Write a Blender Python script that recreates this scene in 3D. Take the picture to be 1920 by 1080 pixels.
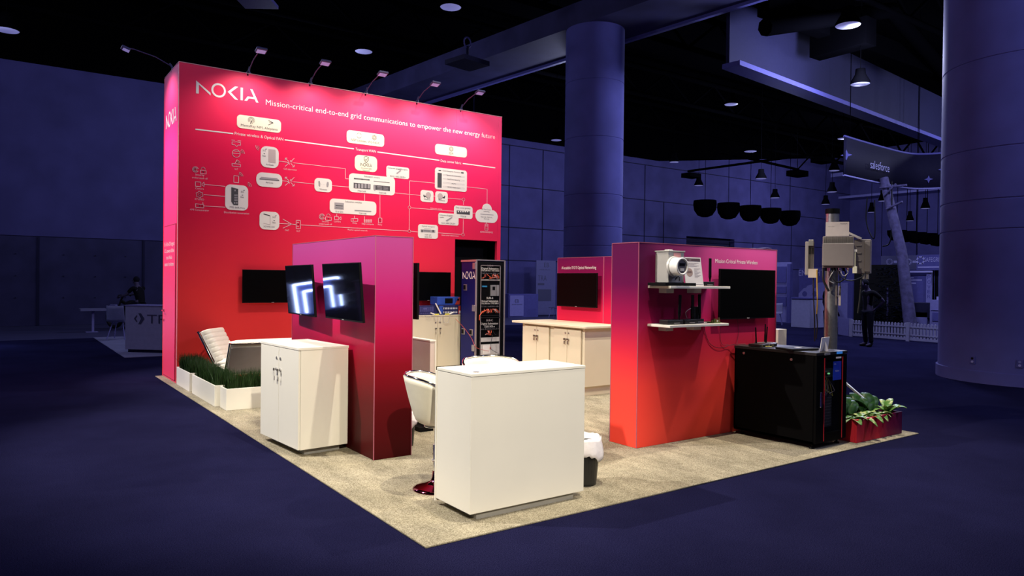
import bpy, math, random
from mathutils import Vector as V, Matrix
PI = math.pi
random.seed(7)
SC = bpy.context.scene
for o in list(bpy.data.objects): bpy.data.objects.remove(o)
COL = SC.collection

# ------------------------------------------------------------ camera
FPX = 1355.95
CAMP = V((-2.1026, -3.8050, 1.609))
YAW, PITCH, ROLL = -0.6198, -0.0093, 0.0118
fw = V((-math.sin(YAW)*math.cos(PITCH), math.cos(YAW)*math.cos(PITCH), math.sin(PITCH)))
_r = fw.cross(V((0, 0, 1))).normalized(); _u = _r.cross(fw)
cr = _r*math.cos(ROLL) + _u*math.sin(ROLL); cu = -_r*math.sin(ROLL) + _u*math.cos(ROLL)
cam = bpy.data.cameras.new('camera'); camo = bpy.data.objects.new('camera', cam); COL.objects.link(camo)
camo.matrix_world = Matrix(((cr.x, cu.x, -fw.x, CAMP.x), (cr.y, cu.y, -fw.y, CAMP.y), (cr.z, cu.z, -fw.z, CAMP.z), (0, 0, 0, 1)))
cam.sensor_width = 36; cam.lens = FPX/1920*36; cam.clip_end = 200; cam.clip_start = 0.05
SC.camera = camo

# ------------------------------------------------------------ world, exposure
w = bpy.data.worlds.new('world'); SC.world = w; w.use_nodes = True
w.node_tree.nodes['Background'].inputs[0].default_value = (0.42, 0.46, 1.0, 1)
w.node_tree.nodes['Background'].inputs[1].default_value = 0.05
SC.view_settings.view_transform = 'Standard'
SC.view_settings.look = 'None'
SC.view_settings.exposure = 0.0
SC.view_settings.gamma = 1.0
SC.view_settings.use_curve_mapping = False

# ------------------------------------------------------------ large lights
WARM = (1.0, 0.90, 0.72)
def spot(name, loc, target, power, angle, blend=0.5, col=WARM, rad=0.06, parent=None):
    l = bpy.data.lights.new(name, 'SPOT'); l.energy = power; l.spot_size = math.radians(angle); l.spot_blend = blend
    l.color = col; l.shadow_soft_size = rad
    o = bpy.data.objects.new(name, l); COL.objects.link(o)
    o.location = loc; o.rotation_euler = (V(target)-V(loc)).to_track_quat('-Z', 'Y').to_euler()
    if parent: o.parent = parent
    return o
def point(name, loc, power, col=(0.60, 0.64, 1.0), rad=0.5):
    l = bpy.data.lights.new(name, 'POINT'); l.energy = power; l.color = col; l.shadow_soft_size = rad
    o = bpy.data.objects.new(name, l); COL.objects.link(o); o.location = loc
    return o
# stand spots: truss lights first, then fill spots added to brighten faces
spot('key_or_fill_spot', (1.2, -0.4, 8.2), (2.6, 1.6, 0.4), 2000, 62, 0.6)
spot('key_or_fill_spot', (7.4, 0.4, 8.2), (3.9, 1.4, 0.6), 1900, 60, 0.6)
spot('key_or_fill_spot', (-4.6, 4.2, 7.2), (1.2, 3.4, 0.8), 3900, 58, 0.6, col=(1.0, 0.93, 0.82))
spot('key_or_fill_spot', (3.0, 3.6, 8.6), (3.0, 5.4, 0.5), 1400, 66, 0.7)
spot('key_or_fill_spot', (-2.4, -7.0, 5.6), (0.85, 1.2, 0.9), 3400, 25, 0.45)  # fill spot added before the stand to brighten front faces
spot('key_or_fill_spot', (-5.4, 9.2, 6.4), (0.1, 8.5, 1.9), 3100, 36, 0.6, col=(1.0, 0.9, 0.88))  # fill spot added to brighten the door end
spot('key_or_fill_spot', (4.6, 0.6, 9.2), (4.7, 7.9, 3.6), 2100, 42, 0.8)  # wash added to brighten the tall wall's upper right
spot('key_or_fill_spot', (5.4, -2.0, 7.0), (4.5, 1.15, 1.75), 1100, 15, 0.6)  # narrow spot added to brighten the plum partition's upper right
# fill points added over the hall, apart from the modelled lamps
for x, y, p in ((-6, 4, 500), (-4, 14, 560), (5, 18, 420), (15, 16, 900), (9.2, -4.2, 800), (24, 14, 1250), (27, 5, 1300), (20, 3, 800), (15.5, 5.6, 1500), (36, 18, 1100), (42, 8, 450), (4, -7, 300)):
    point('hall_fill', (x, y, 7.0), p)

# ------------------------------------------------------------ helpers
def s2l(c):
    return tuple(((v/255)/12.92 if v/255 <= 0.04045 else (((v/255)+0.055)/1.055)**2.4) for v in c)
MATS = {}
def mat(name, col, rough=0.5, metal=0.0, spec=0.5, noise=0.06, nscale=12, bump=0.0, bscale=200, emis=0.0, ecol=None, coat=0.0, srgb=False):
    if name in MATS: return MATS[name]
    if srgb: col = s2l(col)
    m = bpy.data.materials.new(name); m.use_nodes = True; nt = m.node_tree; b = nt.nodes['Principled BSDF']
    b.inputs['Roughness'].default_value = rough; b.inputs['Metallic'].default_value = metal
    b.inputs['Specular IOR Level'].default_value = spec
    if coat: b.inputs['Coat Weight'].default_value = coat; b.inputs['Coat Roughness'].default_value = 0.05
    tc = nt.nodes.new('ShaderNodeTexCoord')
    if noise:
        n = nt.nodes.new('ShaderNodeTexNoise'); n.inputs['Scale'].default_value = nscale; n.inputs['Detail'].default_value = 3
        nt.links.new(tc.outputs['Object'], n.inputs['Vector'])
        r = nt.nodes.new('ShaderNodeValToRGB')
        r.color_ramp.elements[0].position = 0.3; r.color_ramp.elements[1].position = 0.7
        r.color_ramp.elements[0].color = tuple(max(0, c*(1-noise)) for c in col)+(1,)
        r.color_ramp.elements[1].color = tuple(min(1, c*(1+noise)) for c in col)+(1,)
        nt.links.new(n.outputs['Fac'], r.inputs['Fac']); nt.links.new(r.outputs['Color'], b.inputs['Base Color'])
    else: b.inputs['Base Color'].default_value = tuple(col)+(1,)
    if bump:
        n2 = nt.nodes.new('ShaderNodeTexNoise'); n2.inputs['Scale'].default_value = bscale; n2.inputs['Detail'].default_value = 2
        nt.links.new(tc.outputs['Object'], n2.inputs['Vector'])
        bp = nt.nodes.new('ShaderNodeBump'); bp.inputs['Strength'].default_value = bump; bp.inputs['Distance'].default_value = 0.01
        nt.links.new(n2.outputs['Fac'], bp.inputs['Height']); nt.links.new(bp.outputs['Normal'], b.inputs['Normal'])
    if emis:
        b.inputs['Emission Color'].default_value = tuple(ecol or col)+(1,); b.inputs['Emission Strength'].default_value = emis
    MATS[name] = m; return m
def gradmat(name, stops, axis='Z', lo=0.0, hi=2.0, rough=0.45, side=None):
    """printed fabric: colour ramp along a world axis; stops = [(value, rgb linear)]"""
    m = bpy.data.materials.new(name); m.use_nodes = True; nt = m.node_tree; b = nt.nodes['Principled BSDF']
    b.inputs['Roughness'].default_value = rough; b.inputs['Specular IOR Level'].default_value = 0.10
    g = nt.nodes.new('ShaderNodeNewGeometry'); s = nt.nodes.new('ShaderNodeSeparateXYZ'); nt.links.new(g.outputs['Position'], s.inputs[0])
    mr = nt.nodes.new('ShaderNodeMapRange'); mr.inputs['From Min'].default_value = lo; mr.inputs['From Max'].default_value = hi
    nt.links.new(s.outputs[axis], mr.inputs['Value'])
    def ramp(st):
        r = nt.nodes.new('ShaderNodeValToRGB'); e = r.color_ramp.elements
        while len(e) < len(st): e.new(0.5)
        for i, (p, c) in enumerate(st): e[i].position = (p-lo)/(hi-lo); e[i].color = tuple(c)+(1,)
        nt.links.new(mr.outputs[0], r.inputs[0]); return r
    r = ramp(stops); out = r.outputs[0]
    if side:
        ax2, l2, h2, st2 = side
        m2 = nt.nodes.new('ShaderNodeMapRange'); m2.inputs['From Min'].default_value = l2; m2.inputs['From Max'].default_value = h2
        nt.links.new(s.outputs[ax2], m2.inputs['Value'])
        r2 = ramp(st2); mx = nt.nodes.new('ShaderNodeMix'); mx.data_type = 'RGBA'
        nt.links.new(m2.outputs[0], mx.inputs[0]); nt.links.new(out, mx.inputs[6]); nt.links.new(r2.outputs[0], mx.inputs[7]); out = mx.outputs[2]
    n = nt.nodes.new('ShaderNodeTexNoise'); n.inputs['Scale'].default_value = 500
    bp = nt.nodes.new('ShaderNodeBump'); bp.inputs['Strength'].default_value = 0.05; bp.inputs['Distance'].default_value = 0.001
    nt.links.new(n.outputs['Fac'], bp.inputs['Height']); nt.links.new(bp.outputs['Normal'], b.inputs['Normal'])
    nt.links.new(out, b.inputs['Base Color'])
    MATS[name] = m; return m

class MB:
    def __init__(s): s.v = []; s.f = []; s.sm = []
    def add(s, vs, fs, smooth=False):
        o = len(s.v); s.v += [tuple(p) for p in vs]; s.f += [tuple(i+o for i in f) for f in fs]; s.sm += [smooth]*len(fs)
        return s
    def box(s, x0, x1, y0, y1, z0, z1):
        return s.add([(x0,y0,z0),(x1,y0,z0),(x1,y1,z0),(x0,y1,z0),(x0,y0,z1),(x1,y0,z1),(x1,y1,z1),(x0,y1,z1)],
                     [(3,2,1,0),(4,5,6,7),(0,1,5,4),(1,2,6,5),(2,3,7,6),(3,0,4,7)])
    def obox(s, c, size, M=None):
        a, b, d = size[0]/2, size[1]/2, size[2]/2; t = MB().box(-a, a, -b, b, -d, d); c = V(c)
        vs = [((M @ V(p)) if M else V(p))+c for p in t.v]
        return s.add(vs, t.f)
    def ring(s, c, axis, r, n, up=None):
        a = V(axis).normalized(); h = V((0, 0, 1)) if abs(a.z) < 0.9 else V((1, 0, 0))
        p = a.cross(h).normalized(); q = a.cross(p)
        return [V(c)+p*(r*math.cos(2*PI*i/n))+q*(r*math.sin(2*PI*i/n)) for i in range(n)]
    def cyl(s, p0, p1, r0, r1=None, n=14, cap=True, smooth=True):
        r1 = r0 if r1 is None else r1; ax = V(p1)-V(p0)
        a = s.ring(p0, ax, r0, n); b = s.ring(p1, ax, r1, n)
        s.add(a+b, [(i, (i+1) % n, n+(i+1) % n, n+i) for i in range(n)], smooth)
        if cap: s.add(a, [tuple(range(n))[::-1]]); s.add(b, [tuple(range(n))])
        return s
    def tube(s, pts, r, n=8, cap=True, smooth=True):
        pts = [V(p) for p in pts]; m = len(pts); rs = r if isinstance(r, (list, tuple)) else [r]*m
        rings = []; prev = None
        for i, p in enumerate(pts):
            t = (pts[min(i+1, m-1)]-pts[max(i-1, 0)]).normalized()
            if prev is None: h = V((0, 0, 1)) if abs(t.z) < 0.9 else V((1, 0, 0)); a = t.cross(h).normalized()
            else: a = (prev-t*prev.dot(t)).normalized()
            prev = a; b = t.cross(a)
            rings += [p+a*(rs[i]*math.cos(2*PI*k/n))+b*(rs[i]*math.sin(2*PI*k/n)) for k in range(n)]
        fs = [(j*n+i, j*n+(i+1) % n, (j+1)*n+(i+1) % n, (j+1)*n+i) for j in range(m-1) for i in range(n)]
        s.add(rings, fs, smooth)
        if cap: s.add(rings[:n], [tuple(range(n))[::-1]]); s.add(rings[-n:], [tuple(range(n))])
        return s
    def lathe(s, prof, c=(0, 0, 0), n=28, smooth=True):
        vs = [(c[0]+r*math.cos(2*PI*i/n), c[1]+r*math.sin(2*PI*i/n), c[2]+z) for r, z in prof for i in range(n)]
        fs = [(j*n+i, j*n+(i+1) % n, (j+1)*n+(i+1) % n, (j+1)*n+i) for j in range(len(prof)-1) for i in range(n)]
        return s.add(vs, fs, smooth)
    def sphere(s, c, r, n=12, sc=(1, 1, 1)):
        prof = [(max(1e-4, r*math.sin(PI*k/n)), -r*math.cos(PI*k/n)) for k in range(n+1)]
        t = MB().lathe(prof, (0, 0, 0), n*2); return s.add([(c[0]+p[0]*sc[0], c[1]+p[1]*sc[1], c[2]+p[2]*sc[2]) for p in t.v], t.f, True)
    def prism(s, pts, o, u, v, n, d0, d1):
        o, u, v, n = V(o), V(u), V(v), V(n); k = len(pts)
        a = [o+u*p[0]+v*p[1]+n*d0 for p in pts]; b = [o+u*p[0]+v*p[1]+n*d1 for p in pts]
        return s.add(a+b, [tuple(range(k))[::-1], tuple(range(k, 2*k))]+[(i, (i+1) % k, k+(i+1) % k, k+i) for i in range(k)])
    def xf(s, M):
        s.v = [tuple(M @ V(p)) for p in s.v]; return s
    def build(s, name, m, parent=None, bevel=0, seg=2, sub=0, solid=0):
        me = bpy.data.meshes.new(name); me.from_pydata(s.v, [], s.f)
        me.polygons.foreach_set('use_smooth', s.sm); me.materials.append(m); me.validate(); me.update()
        o = bpy.data.objects.new(name, me); COL.objects.link(o)
        if parent: o.parent = parent
        if solid: q = o.modifiers.new('solidify', 'SOLIDIFY'); q.thickness = solid; q.offset = 0
        if bevel:
            q = o.modifiers.new('bevel', 'BEVEL'); q.width = bevel; q.segments = seg; q.limit_method = 'ANGLE'; q.angle_limit = 0.7
        if sub: q = o.modifiers.new('sub', 'SUBSURF'); q.levels = sub; q.render_levels = sub
        return o
def tag(o, label, cat, group=None, kind=None):
    o['label'] = label; o['category'] = cat
    if group: o['group'] = group
    if kind: o['kind'] = kind
    return o
def thing(name, label, cat, loc=(0, 0, 0), rz=0, group=None):
    o = bpy.data.objects.new(name, None); COL.objects.link(o); o.empty_display_size = 0.1
    o.location = loc; o.rotation_euler = (0, 0, rz); return tag(o, label, cat, group)
def kids(o): return [c for c in COL.objects if c.parent == o]
def copy_tree(o, parent=None):
    c = o.copy(); COL.objects.link(c); c.parent = parent
    for ch in kids(o): copy_tree(ch, c)
    return c
def rad(d): return math.radians(d)
def ray(x, y): return fw + cr*((x-960)/FPX) - cu*((y-540)/FPX)
def at(x, y, ax, v):
    q = ray(x, y); i = 'xyz'.index(ax); return CAMP + q*((v-CAMP[i])/q[i])
def atd(x, y, d): return CAMP + ray(x, y)*d

# a flat surface on which print and lettering lie
class Plane:
    def __init__(s, ax, val, u, n): s.ax, s.val, s.u, s.v, s.n = ax, val, V(u), V((0, 0, 1)), V(n); s.o = V((0, 0, 0)); s.o['xyz'.index(ax)] = val
    def uv(s, px, py):
        p = at(px, py, s.ax, s.val)-s.o; return (p.dot(s.u), p.dot(s.v))
def poly(mb, P, pts, d0, d1): mb.prism(pts, P.o, P.u, P.v, P.n, d0, d1)
def rrect(x0, x1, y0, y1, r, k=5):
    r = min(r, (x1-x0)/2*0.98, (y1-y0)/2*0.98); out = []
    for cx, cy, a in ((x1-r, y0+r, -90), (x1-r, y1-r, 0), (x0+r, y1-r, 90), (x0+r, y0+r, 180)):
        out += [(cx+r*math.cos(rad(a+90*i/k)), cy+r*math.sin(rad(a+90*i/k))) for i in range(k+1)]
    return out
def stroke(mb, P, pts, wd, d0=0.001, d1=0.003, closed=False):
    pts = [V((p[0], p[1])) for p in pts]
    if closed: pts.append(pts[0])
    for a, b in zip(pts[:-1], pts[1:]):
        d = b-a
        if d.length < 1e-6: continue
        d.normalize(); nn = V((-d.y, d.x))*wd/2; e = d*wd*0.3
        poly(mb, P, [a-e-nn, b+e-nn, b+e+nn, a-e+nn], d0, d1)
def circ(cx, cy, r, a0=0, a1=360, n=18): return [(cx+r*math.cos(rad(a0+(a1-a0)*i/n)), cy+r*math.sin(rad(a0+(a1-a0)*i/n))) for i in range(n+1)]
_TX = {}
def glyphs(txt, bold=0.0):
    k = (txt, bold)
    if k not in _TX:
        c = bpy.data.curves.new('lettering', 'FONT'); c.body = txt; c.size = 1; c.offset = bold; c.resolution_u = 3; c.extrude = 0
        o = bpy.data.objects.new('lettering', c); COL.objects.link(o)
        me = bpy.data.meshes.new_from_object(o.evaluated_get(bpy.context.evaluated_depsgraph_get()))
        _TX[k] = ([tuple(v.co) for v in me.vertices], [tuple(p.vertices) for p in me.polygons])
        bpy.data.objects.remove(o); bpy.data.curves.remove(c); bpy.data.meshes.remove(me)
    return _TX[k]
def text(mb, P, txt, x0, y0, x1=None, h=0.05, d=0.0015, bold=0.0, cx=None, width=None):
    bold = -0.008 if bold < 0.002 else 0.0
    """baseline starts at (x0,y0), cap height h; stretched to end at x1 when given"""
    vs, fs = glyphs(txt, bold)
    if not vs: return
    mn = min(v[0] for v in vs); mx = max(v[0] for v in vs); sy = h/0.70
    sx = (x1-x0)/(mx-mn) if x1 is not None else (width/(mx-mn) if width else sy*0.92)
    if cx is not None: x0 = cx-sx*(mx-mn)/2
    mb.add([P.o+P.u*(x0+(v[0]-mn)*sx)+P.v*(y0+v[1]*sy)+P.n*d for v in vs], fs)
def logo(mb, P, x0, y0, wd, h, d0=0.001, d1=0.004):
    """the five-letter wordmark: cut N, ring O, chevron K, bar I, open A"""
    sx = wd/4.86; q = lambda pts: [(x0+a*sx, y0+b*h) for a, b in pts]
    poly(mb, P, q([(0, 0), (.2, 0), (.2, .70), (.2, .72), (0, 1)]), d0, d1)
    poly(mb, P, q([(0, 1), (.2, .72), (1.09, 0), (1.09, .2)]), d0, d1)
    n = 28; o = []
    ro, ri = .56, .41
    for k in range(n):
        a, b = 2*PI*k/n, 2*PI*(k+1)/n
        poly(mb, P, q([(1.7+ro*math.cos(a), .5+ro*math.sin(a)), (1.7+ro*math.cos(b), .5+ro*math.sin(b)), (1.7+ri*math.cos(b), .5+ri*math.sin(b)), (1.7+ri*math.cos(a), .5+ri*math.sin(a))]), d0, d1)
    poly(mb, P, q([(2.4, .5), (2.65, .5), (3.22, 1.02), (2.96, 1.02)]), d0, d1)
    poly(mb, P, q([(2.4, .5), (2.96, -.02), (3.22, -.02), (2.65, .5)]), d0, d1)
    poly(mb, P, q([(3.41, 0), (3.59, 0), (3.59, 1), (3.41, 1)]), d0, d1)
    poly(mb, P, q([(4.18, 1.0), (4.36, 1.0), (4.86, 0), (4.66, 0)]), d0, d1)
    poly(mb, P, q([(3.72, 0), (3.92, 0), (4.08, .22), (4.6, .22), (4.52, .38), (3.98, .38)]), d0, d1)

# ------------------------------------------------------------ materials
WHITE = mat('white_laminate', (0.80, 0.77, 0.68), 0.35, noise=0.015, nscale=3)
WHITE2 = mat('white_edge', (0.82, 0.79, 0.70), 0.4, noise=0.02)
GAP = mat('seam_shadow_gap', (0.05, 0.045, 0.04), 0.7)
WARMW = mat('cream_laminate', (0.72, 0.64, 0.48), 0.4, noise=0.02, nscale=3)
PLINTH = mat('grey_plinth', (0.28, 0.27, 0.25), 0.5)
BLACK = mat('black_matt', (0.002, 0.002, 0.0025), 0.55, spec=.12)
BLACKG = mat('black_gloss', (0.003, 0.003, 0.004), 0.04, noise=0, spec=0.6)
SCREEN = mat('dark_screen', (0.001, 0.001, 0.0012), 0.35, noise=0, spec=0.06)
CHROME = mat('chrome', (0.75, 0.75, 0.78), 0.12, 1.0, noise=0)
STEEL = mat('brushed_steel', (0.45, 0.44, 0.44), 0.35, 0.9, noise=0.1, nscale=40)
INK = mat('dark_print', (0.04, 0.03, 0.04), 0.6, noise=0)
INKW = mat('white_print', (0.85, 0.80, 0.76), 0.5, noise=0)
PINKW = mat('pale_pink_print', (0.80, 0.52, 0.56), 0.5, noise=0)
CARDW = mat('white_card_print', (0.80, 0.74, 0.68), 0.5, noise=0)
CREAM = mat('cream_card_print', (0.90, 0.82, 0.62), 0.5, noise=0)
LEATHER = mat('cream_leather', (0.80, 0.76, 0.62), 0.35, noise=0.03, bump=0.08, bscale=150)
GREYF = mat('grey_shell', (0.24, 0.21, 0.20), 0.6, noise=0.08, nscale=6)
WALLM = gradmat('print_pink_to_red', [(0, (.92, .055, .04)), (1.4, (.84, .035, .04)), (2.6, (.70, .010, .05)), (3.6, (.90, .009, .07)), (4.83, (.93, .045, .12))], 'Z', 0, 4.83,
    side=('X', 0.0, 6.4, [(0, (.92, .055, .04)), (1.4, (.78, .03, .06)), (2.6, (.78, .016, .085)), (3.6, (.95, .024, .14)), (4.83, (.95, .075, .22))]))
ENDM = gradmat('print_pink_end', [(0, (.85, .05, .13)), (2.2, (.85, .05, .17)), (3.8, (.80, .04, .25)), (4.83, (.92, .07, .22))], 'Z', 0, 4.83)
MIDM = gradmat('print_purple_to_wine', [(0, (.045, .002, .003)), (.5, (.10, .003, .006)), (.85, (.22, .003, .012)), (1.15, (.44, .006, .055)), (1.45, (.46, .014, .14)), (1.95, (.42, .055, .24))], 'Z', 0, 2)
RIGHTM = gradmat('print_plum_to_red_lit', [(0, (.95, .075, .045)), (.6, (.90, .055, .045)), (.95, (.62, .022, .05)), (1.25, (.33, .007, .065)), (1.6, (.125, .005, .06)), (1.99, (.095, .007, .058))], 'Z', 0, 2,
    side=('X', 2.95, 4.6, [(0, (.95, .075, .045)), (.6, (.90, .055, .045)), (.95, (.62, .022, .05)), (1.25, (.50, .015, .09)), (1.6, (.62, .045, .22)), (1.99, (.68, .09, .32))]))  # side ramp: lamp light on the upper right painted as pinker print
AIM = gradmat('print_plum_to_crimson', [(0.9, (.75, .02, .06)), (1.15, (.62, .012, .06)), (1.5, (.30, .006, .06)), (2.0, (.14, .007, .07))], 'Z', 0.9, 2)
PLANTERM = gradmat('print_red_to_purple', [(4.9, (.62, .03, .05)), (5.4, (.60, .02, .04)), (5.6, (.25, .012, .05)), (5.95, (.07, .008, .05))], 'X', 4.9, 6.0)
NAVY = mat('blue_concrete', (0.050, 0.047, 0.150), 0.75, noise=0.14, nscale=1.2, spec=.1)
NAVYD = mat('dark_blue_concrete', (0.028, 0.027, 0.075), 0.75, noise=0.18, nscale=1.5, spec=.1)
BLK = mat('ceiling_black', (0.0008, 0.0008, 0.0012), 0.95, noise=0, spec=0.0)
HALLW = mat('blue_grey_panel', (0.15, 0.145, 0.34), 0.6, spec=.08)
HALLM = mat('blue_mid_panel', (0.06, 0.058, 0.20), 0.6, spec=.08)
HALLD = mat('navy_dark', (0.012, 0.012, 0.035), 0.7, spec=.08)
HALLP = mat('blue_print', (0.26, 0.25, 0.48), 0.6, spec=.08, noise=0)
LENS = mat('lamp_lens', (0.3, 0.3, 0.4), 0.4, noise=0, emis=0.9, ecol=(0.13, 0.13, 0.34))

# aisle carpet: navy loop pile with fine speckle
def speckle(name, c0, c1, sc, rough=0.95, bump=0.4, big=None, stretch=None):
    m = bpy.data.materials.new(name); m.use_nodes = True; nt = m.node_tree; b = nt.nodes['Principled BSDF']; L = nt.links.new
    b.inputs['Roughness'].default_value = rough; b.inputs['Specular IOR Level'].default_value = 0.0
    tc = nt.nodes.new('ShaderNodeTexCoord'); n = nt.nodes.new('ShaderNodeTexNoise'); n.inputs['Scale'].default_value = sc; n.inputs['Detail'].default_value = 4; n.inputs['Roughness'].default_value = 0.8
    L(tc.outputs['Object'], n.inputs['Vector'])
    r = nt.nodes.new('ShaderNodeValToRGB'); r.color_ramp.elements[0].position = 0.38; r.color_ramp.elements[1].position = 0.62
    r.color_ramp.elements[0].color = tuple(c0)+(1,); r.color_ramp.elements[1].color = tuple(c1)+(1,); L(n.outputs['Fac'], r.inputs[0]); out = r.outputs[0]
    if big:
        n2 = nt.nodes.new('ShaderNodeTexNoise'); n2.inputs['Scale'].default_value = big[0]; n2.inputs['Detail'].default_value = 6; n2.inputs['Roughness'].default_value = 0.65
        mp = nt.nodes.new('ShaderNodeMapping'); mp.inputs['Scale'].default_value = stretch or (1, 1, 1); L(tc.outputs['Object'], mp.inputs[0]); L(mp.outputs[0], n2.inputs['Vector'])
        r2 = nt.nodes.new('ShaderNodeValToRGB'); r2.color_ramp.elements[0].position = 0.35; r2.color_ramp.elements[1].position = 0.65
        r2.color_ramp.elements[0].color = (big[1],)*3+(1,); r2.color_ramp.elements[1].color = (1, 1, 1, 1); L(n2.outputs['Fac'], r2.inputs[0])
        mx = nt.nodes.new('ShaderNodeMix'); mx.data_type = 'RGBA'; mx.blend_type = 'MULTIPLY'; mx.inputs[0].default_value = 1
        L(out, mx.inputs[6]); L(r2.outputs[0], mx.inputs[7]); out = mx.outputs[2]
    L(out, b.inputs['Base Color'])
    bp = nt.nodes.new('ShaderNodeBump'); bp.inputs['Strength'].default_value = bump; bp.inputs['Distance'].default_value = 0.01
    L(n.outputs['Fac'], bp.inputs['Height']); L(bp.outputs['Normal'], b.inputs['Normal']); MATS[name] = m; return m
AISLE = speckle('navy_aisle_carpet', (0.004, 0.004, 0.018), (0.0185, 0.018, 0.060), 150, bump=0.25, big=(0.7, 0.72))
PILE = speckle('beige_shag_carpet', (0.16, 0.135, 0.085), (0.58, 0.52, 0.385), 130, bump=0.45, big=(3.0, 0.62), stretch=(1.4, 0.6, 1))

def structure(o, label=None):
    o['kind'] = 'structure'
    if label: o['label'] = label
    return o
# ------------------------------------------------------------ the hall itself
structure(MB().box(-30, 60, -12, 17.9, -0.1, 0).build('floor', AISLE), 'navy aisle carpet of the exhibition hall')
structure(MB().box(-30, 60, 17.9, 24.2, -0.1, -0.004).build('floor', mat('dark_hall_floor', (0.03, 0.03, 0.085), 0.55)), 'bare dark floor strip along the back wall')
structure(MB().box(-30.4, -30, -12, 24.4, 0, 11).build('wall_left', NAVY), 'far left wall of the hall')
structure(MB().box(-30, 60, -12, 26, 11.0, 11.3).build('ceiling', BLK), 'black ceiling of the exhibition hall')
# back wall: lower concrete band, upper plain band
b = MB(); b.box(-30, 15.5, 24.0, 24.4, 0, 2.88)
structure(b.build('wall_back', NAVYD), 'dark concrete wall band')
b = MB(); b.box(-30, 15.5, 23.96, 24.4, 2.88, 8.38); structure(b.build('wall_back', NAVY), 'plain upper wall band')
structure(MB().box(-30, 15.5, 24.05, 24.4, 8.38, 11.0).build('wall_back', BLK), 'black void above the upper wall band')
b = MB(); b.box(15.5, 29.9, 24, 24.4, 0, 11); b.box(34.2, 60, 24, 24.4, 0, 11); b.box(29.9, 34.2, 24, 24.4, 4.3, 11); b.box(29.9, 34.2, 24, 24.4, 0, 2.5)
structure(b.build('wall_back', NAVY), 'panelled concrete wall on the right')
b = MB(); b.box(29.9, 34.2, 24.3, 24.35, 2.5, 4.3); structure(b.build('window_1', HALLD), 'dark window opening high in the back wall')
b = MB()
for x in (-7.2, -4.1, -1.0, 2.05): b.box(x-.03, x+.03, 23.97, 24.0, 0, 2.88)
for x in (-4.6, -3.4, -2.6, -1.6, -.3, .6, 1.5):
    for z in (.9, 1.6, 2.3): b.cyl((x, 23.99, z), (x, 23.97, z), .02, n=8)
structure(b.build('trim_1', HALLD), 'joints and tie holes of the concrete wall')
b = MB()
for z in (2.6, 4.15, 6.1, 8.0): b.box(15.5, 60, 23.975, 24, z-.02, z+.02)
for x, z0, z1 in ((17.5, 0, 8), (19.5, 2.6, 8), (23, 4.1, 8), (26.5, 2.6, 8), (28, 0, 6.1), (36, 0, 4.1), (40, 0, 6.1), (44, 0, 6)): b.box(x-.02, x+.02, 23.975, 24, z0, z1)
structure(b.build('trim_2', HALLD), 'panel joints of the right back wall')
# right end wall with two ledges
b = MB(); b.prism([(15.5, 8.3), (27.5, 8.3), (47, 10.6), (47, 11), (15.5, 11)], (0, 23.9, 0), (1, 0, 0), (0, 0, 1), (0, -1, 0), 0, .05)
structure(b.build('wall_back', BLK), 'black roof edge above the right back wall')
structure(MB().box(47, 47.4, -12, 24.4, 0, 11).build('wall_right', NAVY), 'far right wall of the hall')
structure(MB().box(44.5, 47, -12, 24, 9.0, 9.25).box(45.5, 47, -12, 24, 7.6, 7.75).build('trim_3', HALLW), 'pale ledges on the far right wall')
COLM = mat('column_concrete', (0.070, 0.070, 0.235), 0.75, noise=0.12, nscale=1.5, spec=.1)
# columns
def column(name, x, y, r, top, label, base=0):
    b = MB(); n = 48
    prof = [(r+base, 0), (r+base, .2), (r, .205)] if base else [(r, 0)]
    for z in (2.55, 3.05, 3.9, 5.4, 6.9):
        if z < top: prof += [(r, z), (r-.012, z+.008), (r-.012, z+.022), (r, z+.03)]
    prof += [(r, top), (0.01, top)]
    for p, q in zip(prof[:-1], prof[1:]): b.lathe([p, q], (x, y, 0), n)
    o = b.build(name, COLM); o['kind'] = 'structure'; o['label'] = label; return o
column('column', 11.06, 10.9, 0.79, 8.38, 'round concrete column in the middle under the beam')
column('column', 12.75, 12.75, 0.80, 8.25, 'second round column just behind the first')
rc = column('column', 12.55, 1.28, 1.30, 11.0, 'large round concrete column at the right edge', base=0.03)
# great beam over the middle column
def beam(name, p0, p1, wd, z0, z1, m, label):
    a, c = V(p0), V(p1); d = (c-a).normalized(); nn = V((-d.y, d.x)); b = MB(); q = [a-nn*wd/2, c-nn*wd/2, c+nn*wd/2, a+nn*wd/2]
    b.prism([(p.x, p.y) for p in q], (0, 0, 0), (1, 0, 0), (0, 1, 0), (0, 0, 1), z0, z1)
    o = b.build(name, m); o['kind'] = 'structure'; o['label'] = label; return o
beam('beam', (12.6, -2), (10.0, 24), 1.9, 8.38, 9.0, NAVYD, 'broad concrete beam carried by the middle column')
beam('beam', (13.47, -2), (10.87, 24), 0.12, 8.30, 8.38, HALLM, 'thin rail along the lower edge of the beam')
beam('beam', (12.75, 7.75), (29.5, 9.4), 0.5, 7.0, 7.12, HALLM, 'pale flange of the suspended bulkhead')
beam('beam', (13.0, 8.05), (29.5, 9.6), 0.1, 7.12, 8.9, HALLD, 'face of the suspended bulkhead')
# dark roof steel
b = MB()
for y in (2, 6.5, 12, 17, 21):
    b.tube([(-20, y, 10.3), (50, y, 10.3)], .12, 6); b.tube([(-20, y, 9.2), (50, y, 9.2)], .1, 6)
    for k in range(24): x = -20+k*3; b.tube([(x, y, 9.2), (x+1.5, y, 10.3), (x+3, y, 9.2)], .06, 5)
o = b.build('roof_truss', BLK); o['kind'] = 'structure'; o['label'] = 'black steel trusses under the ceiling'
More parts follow.
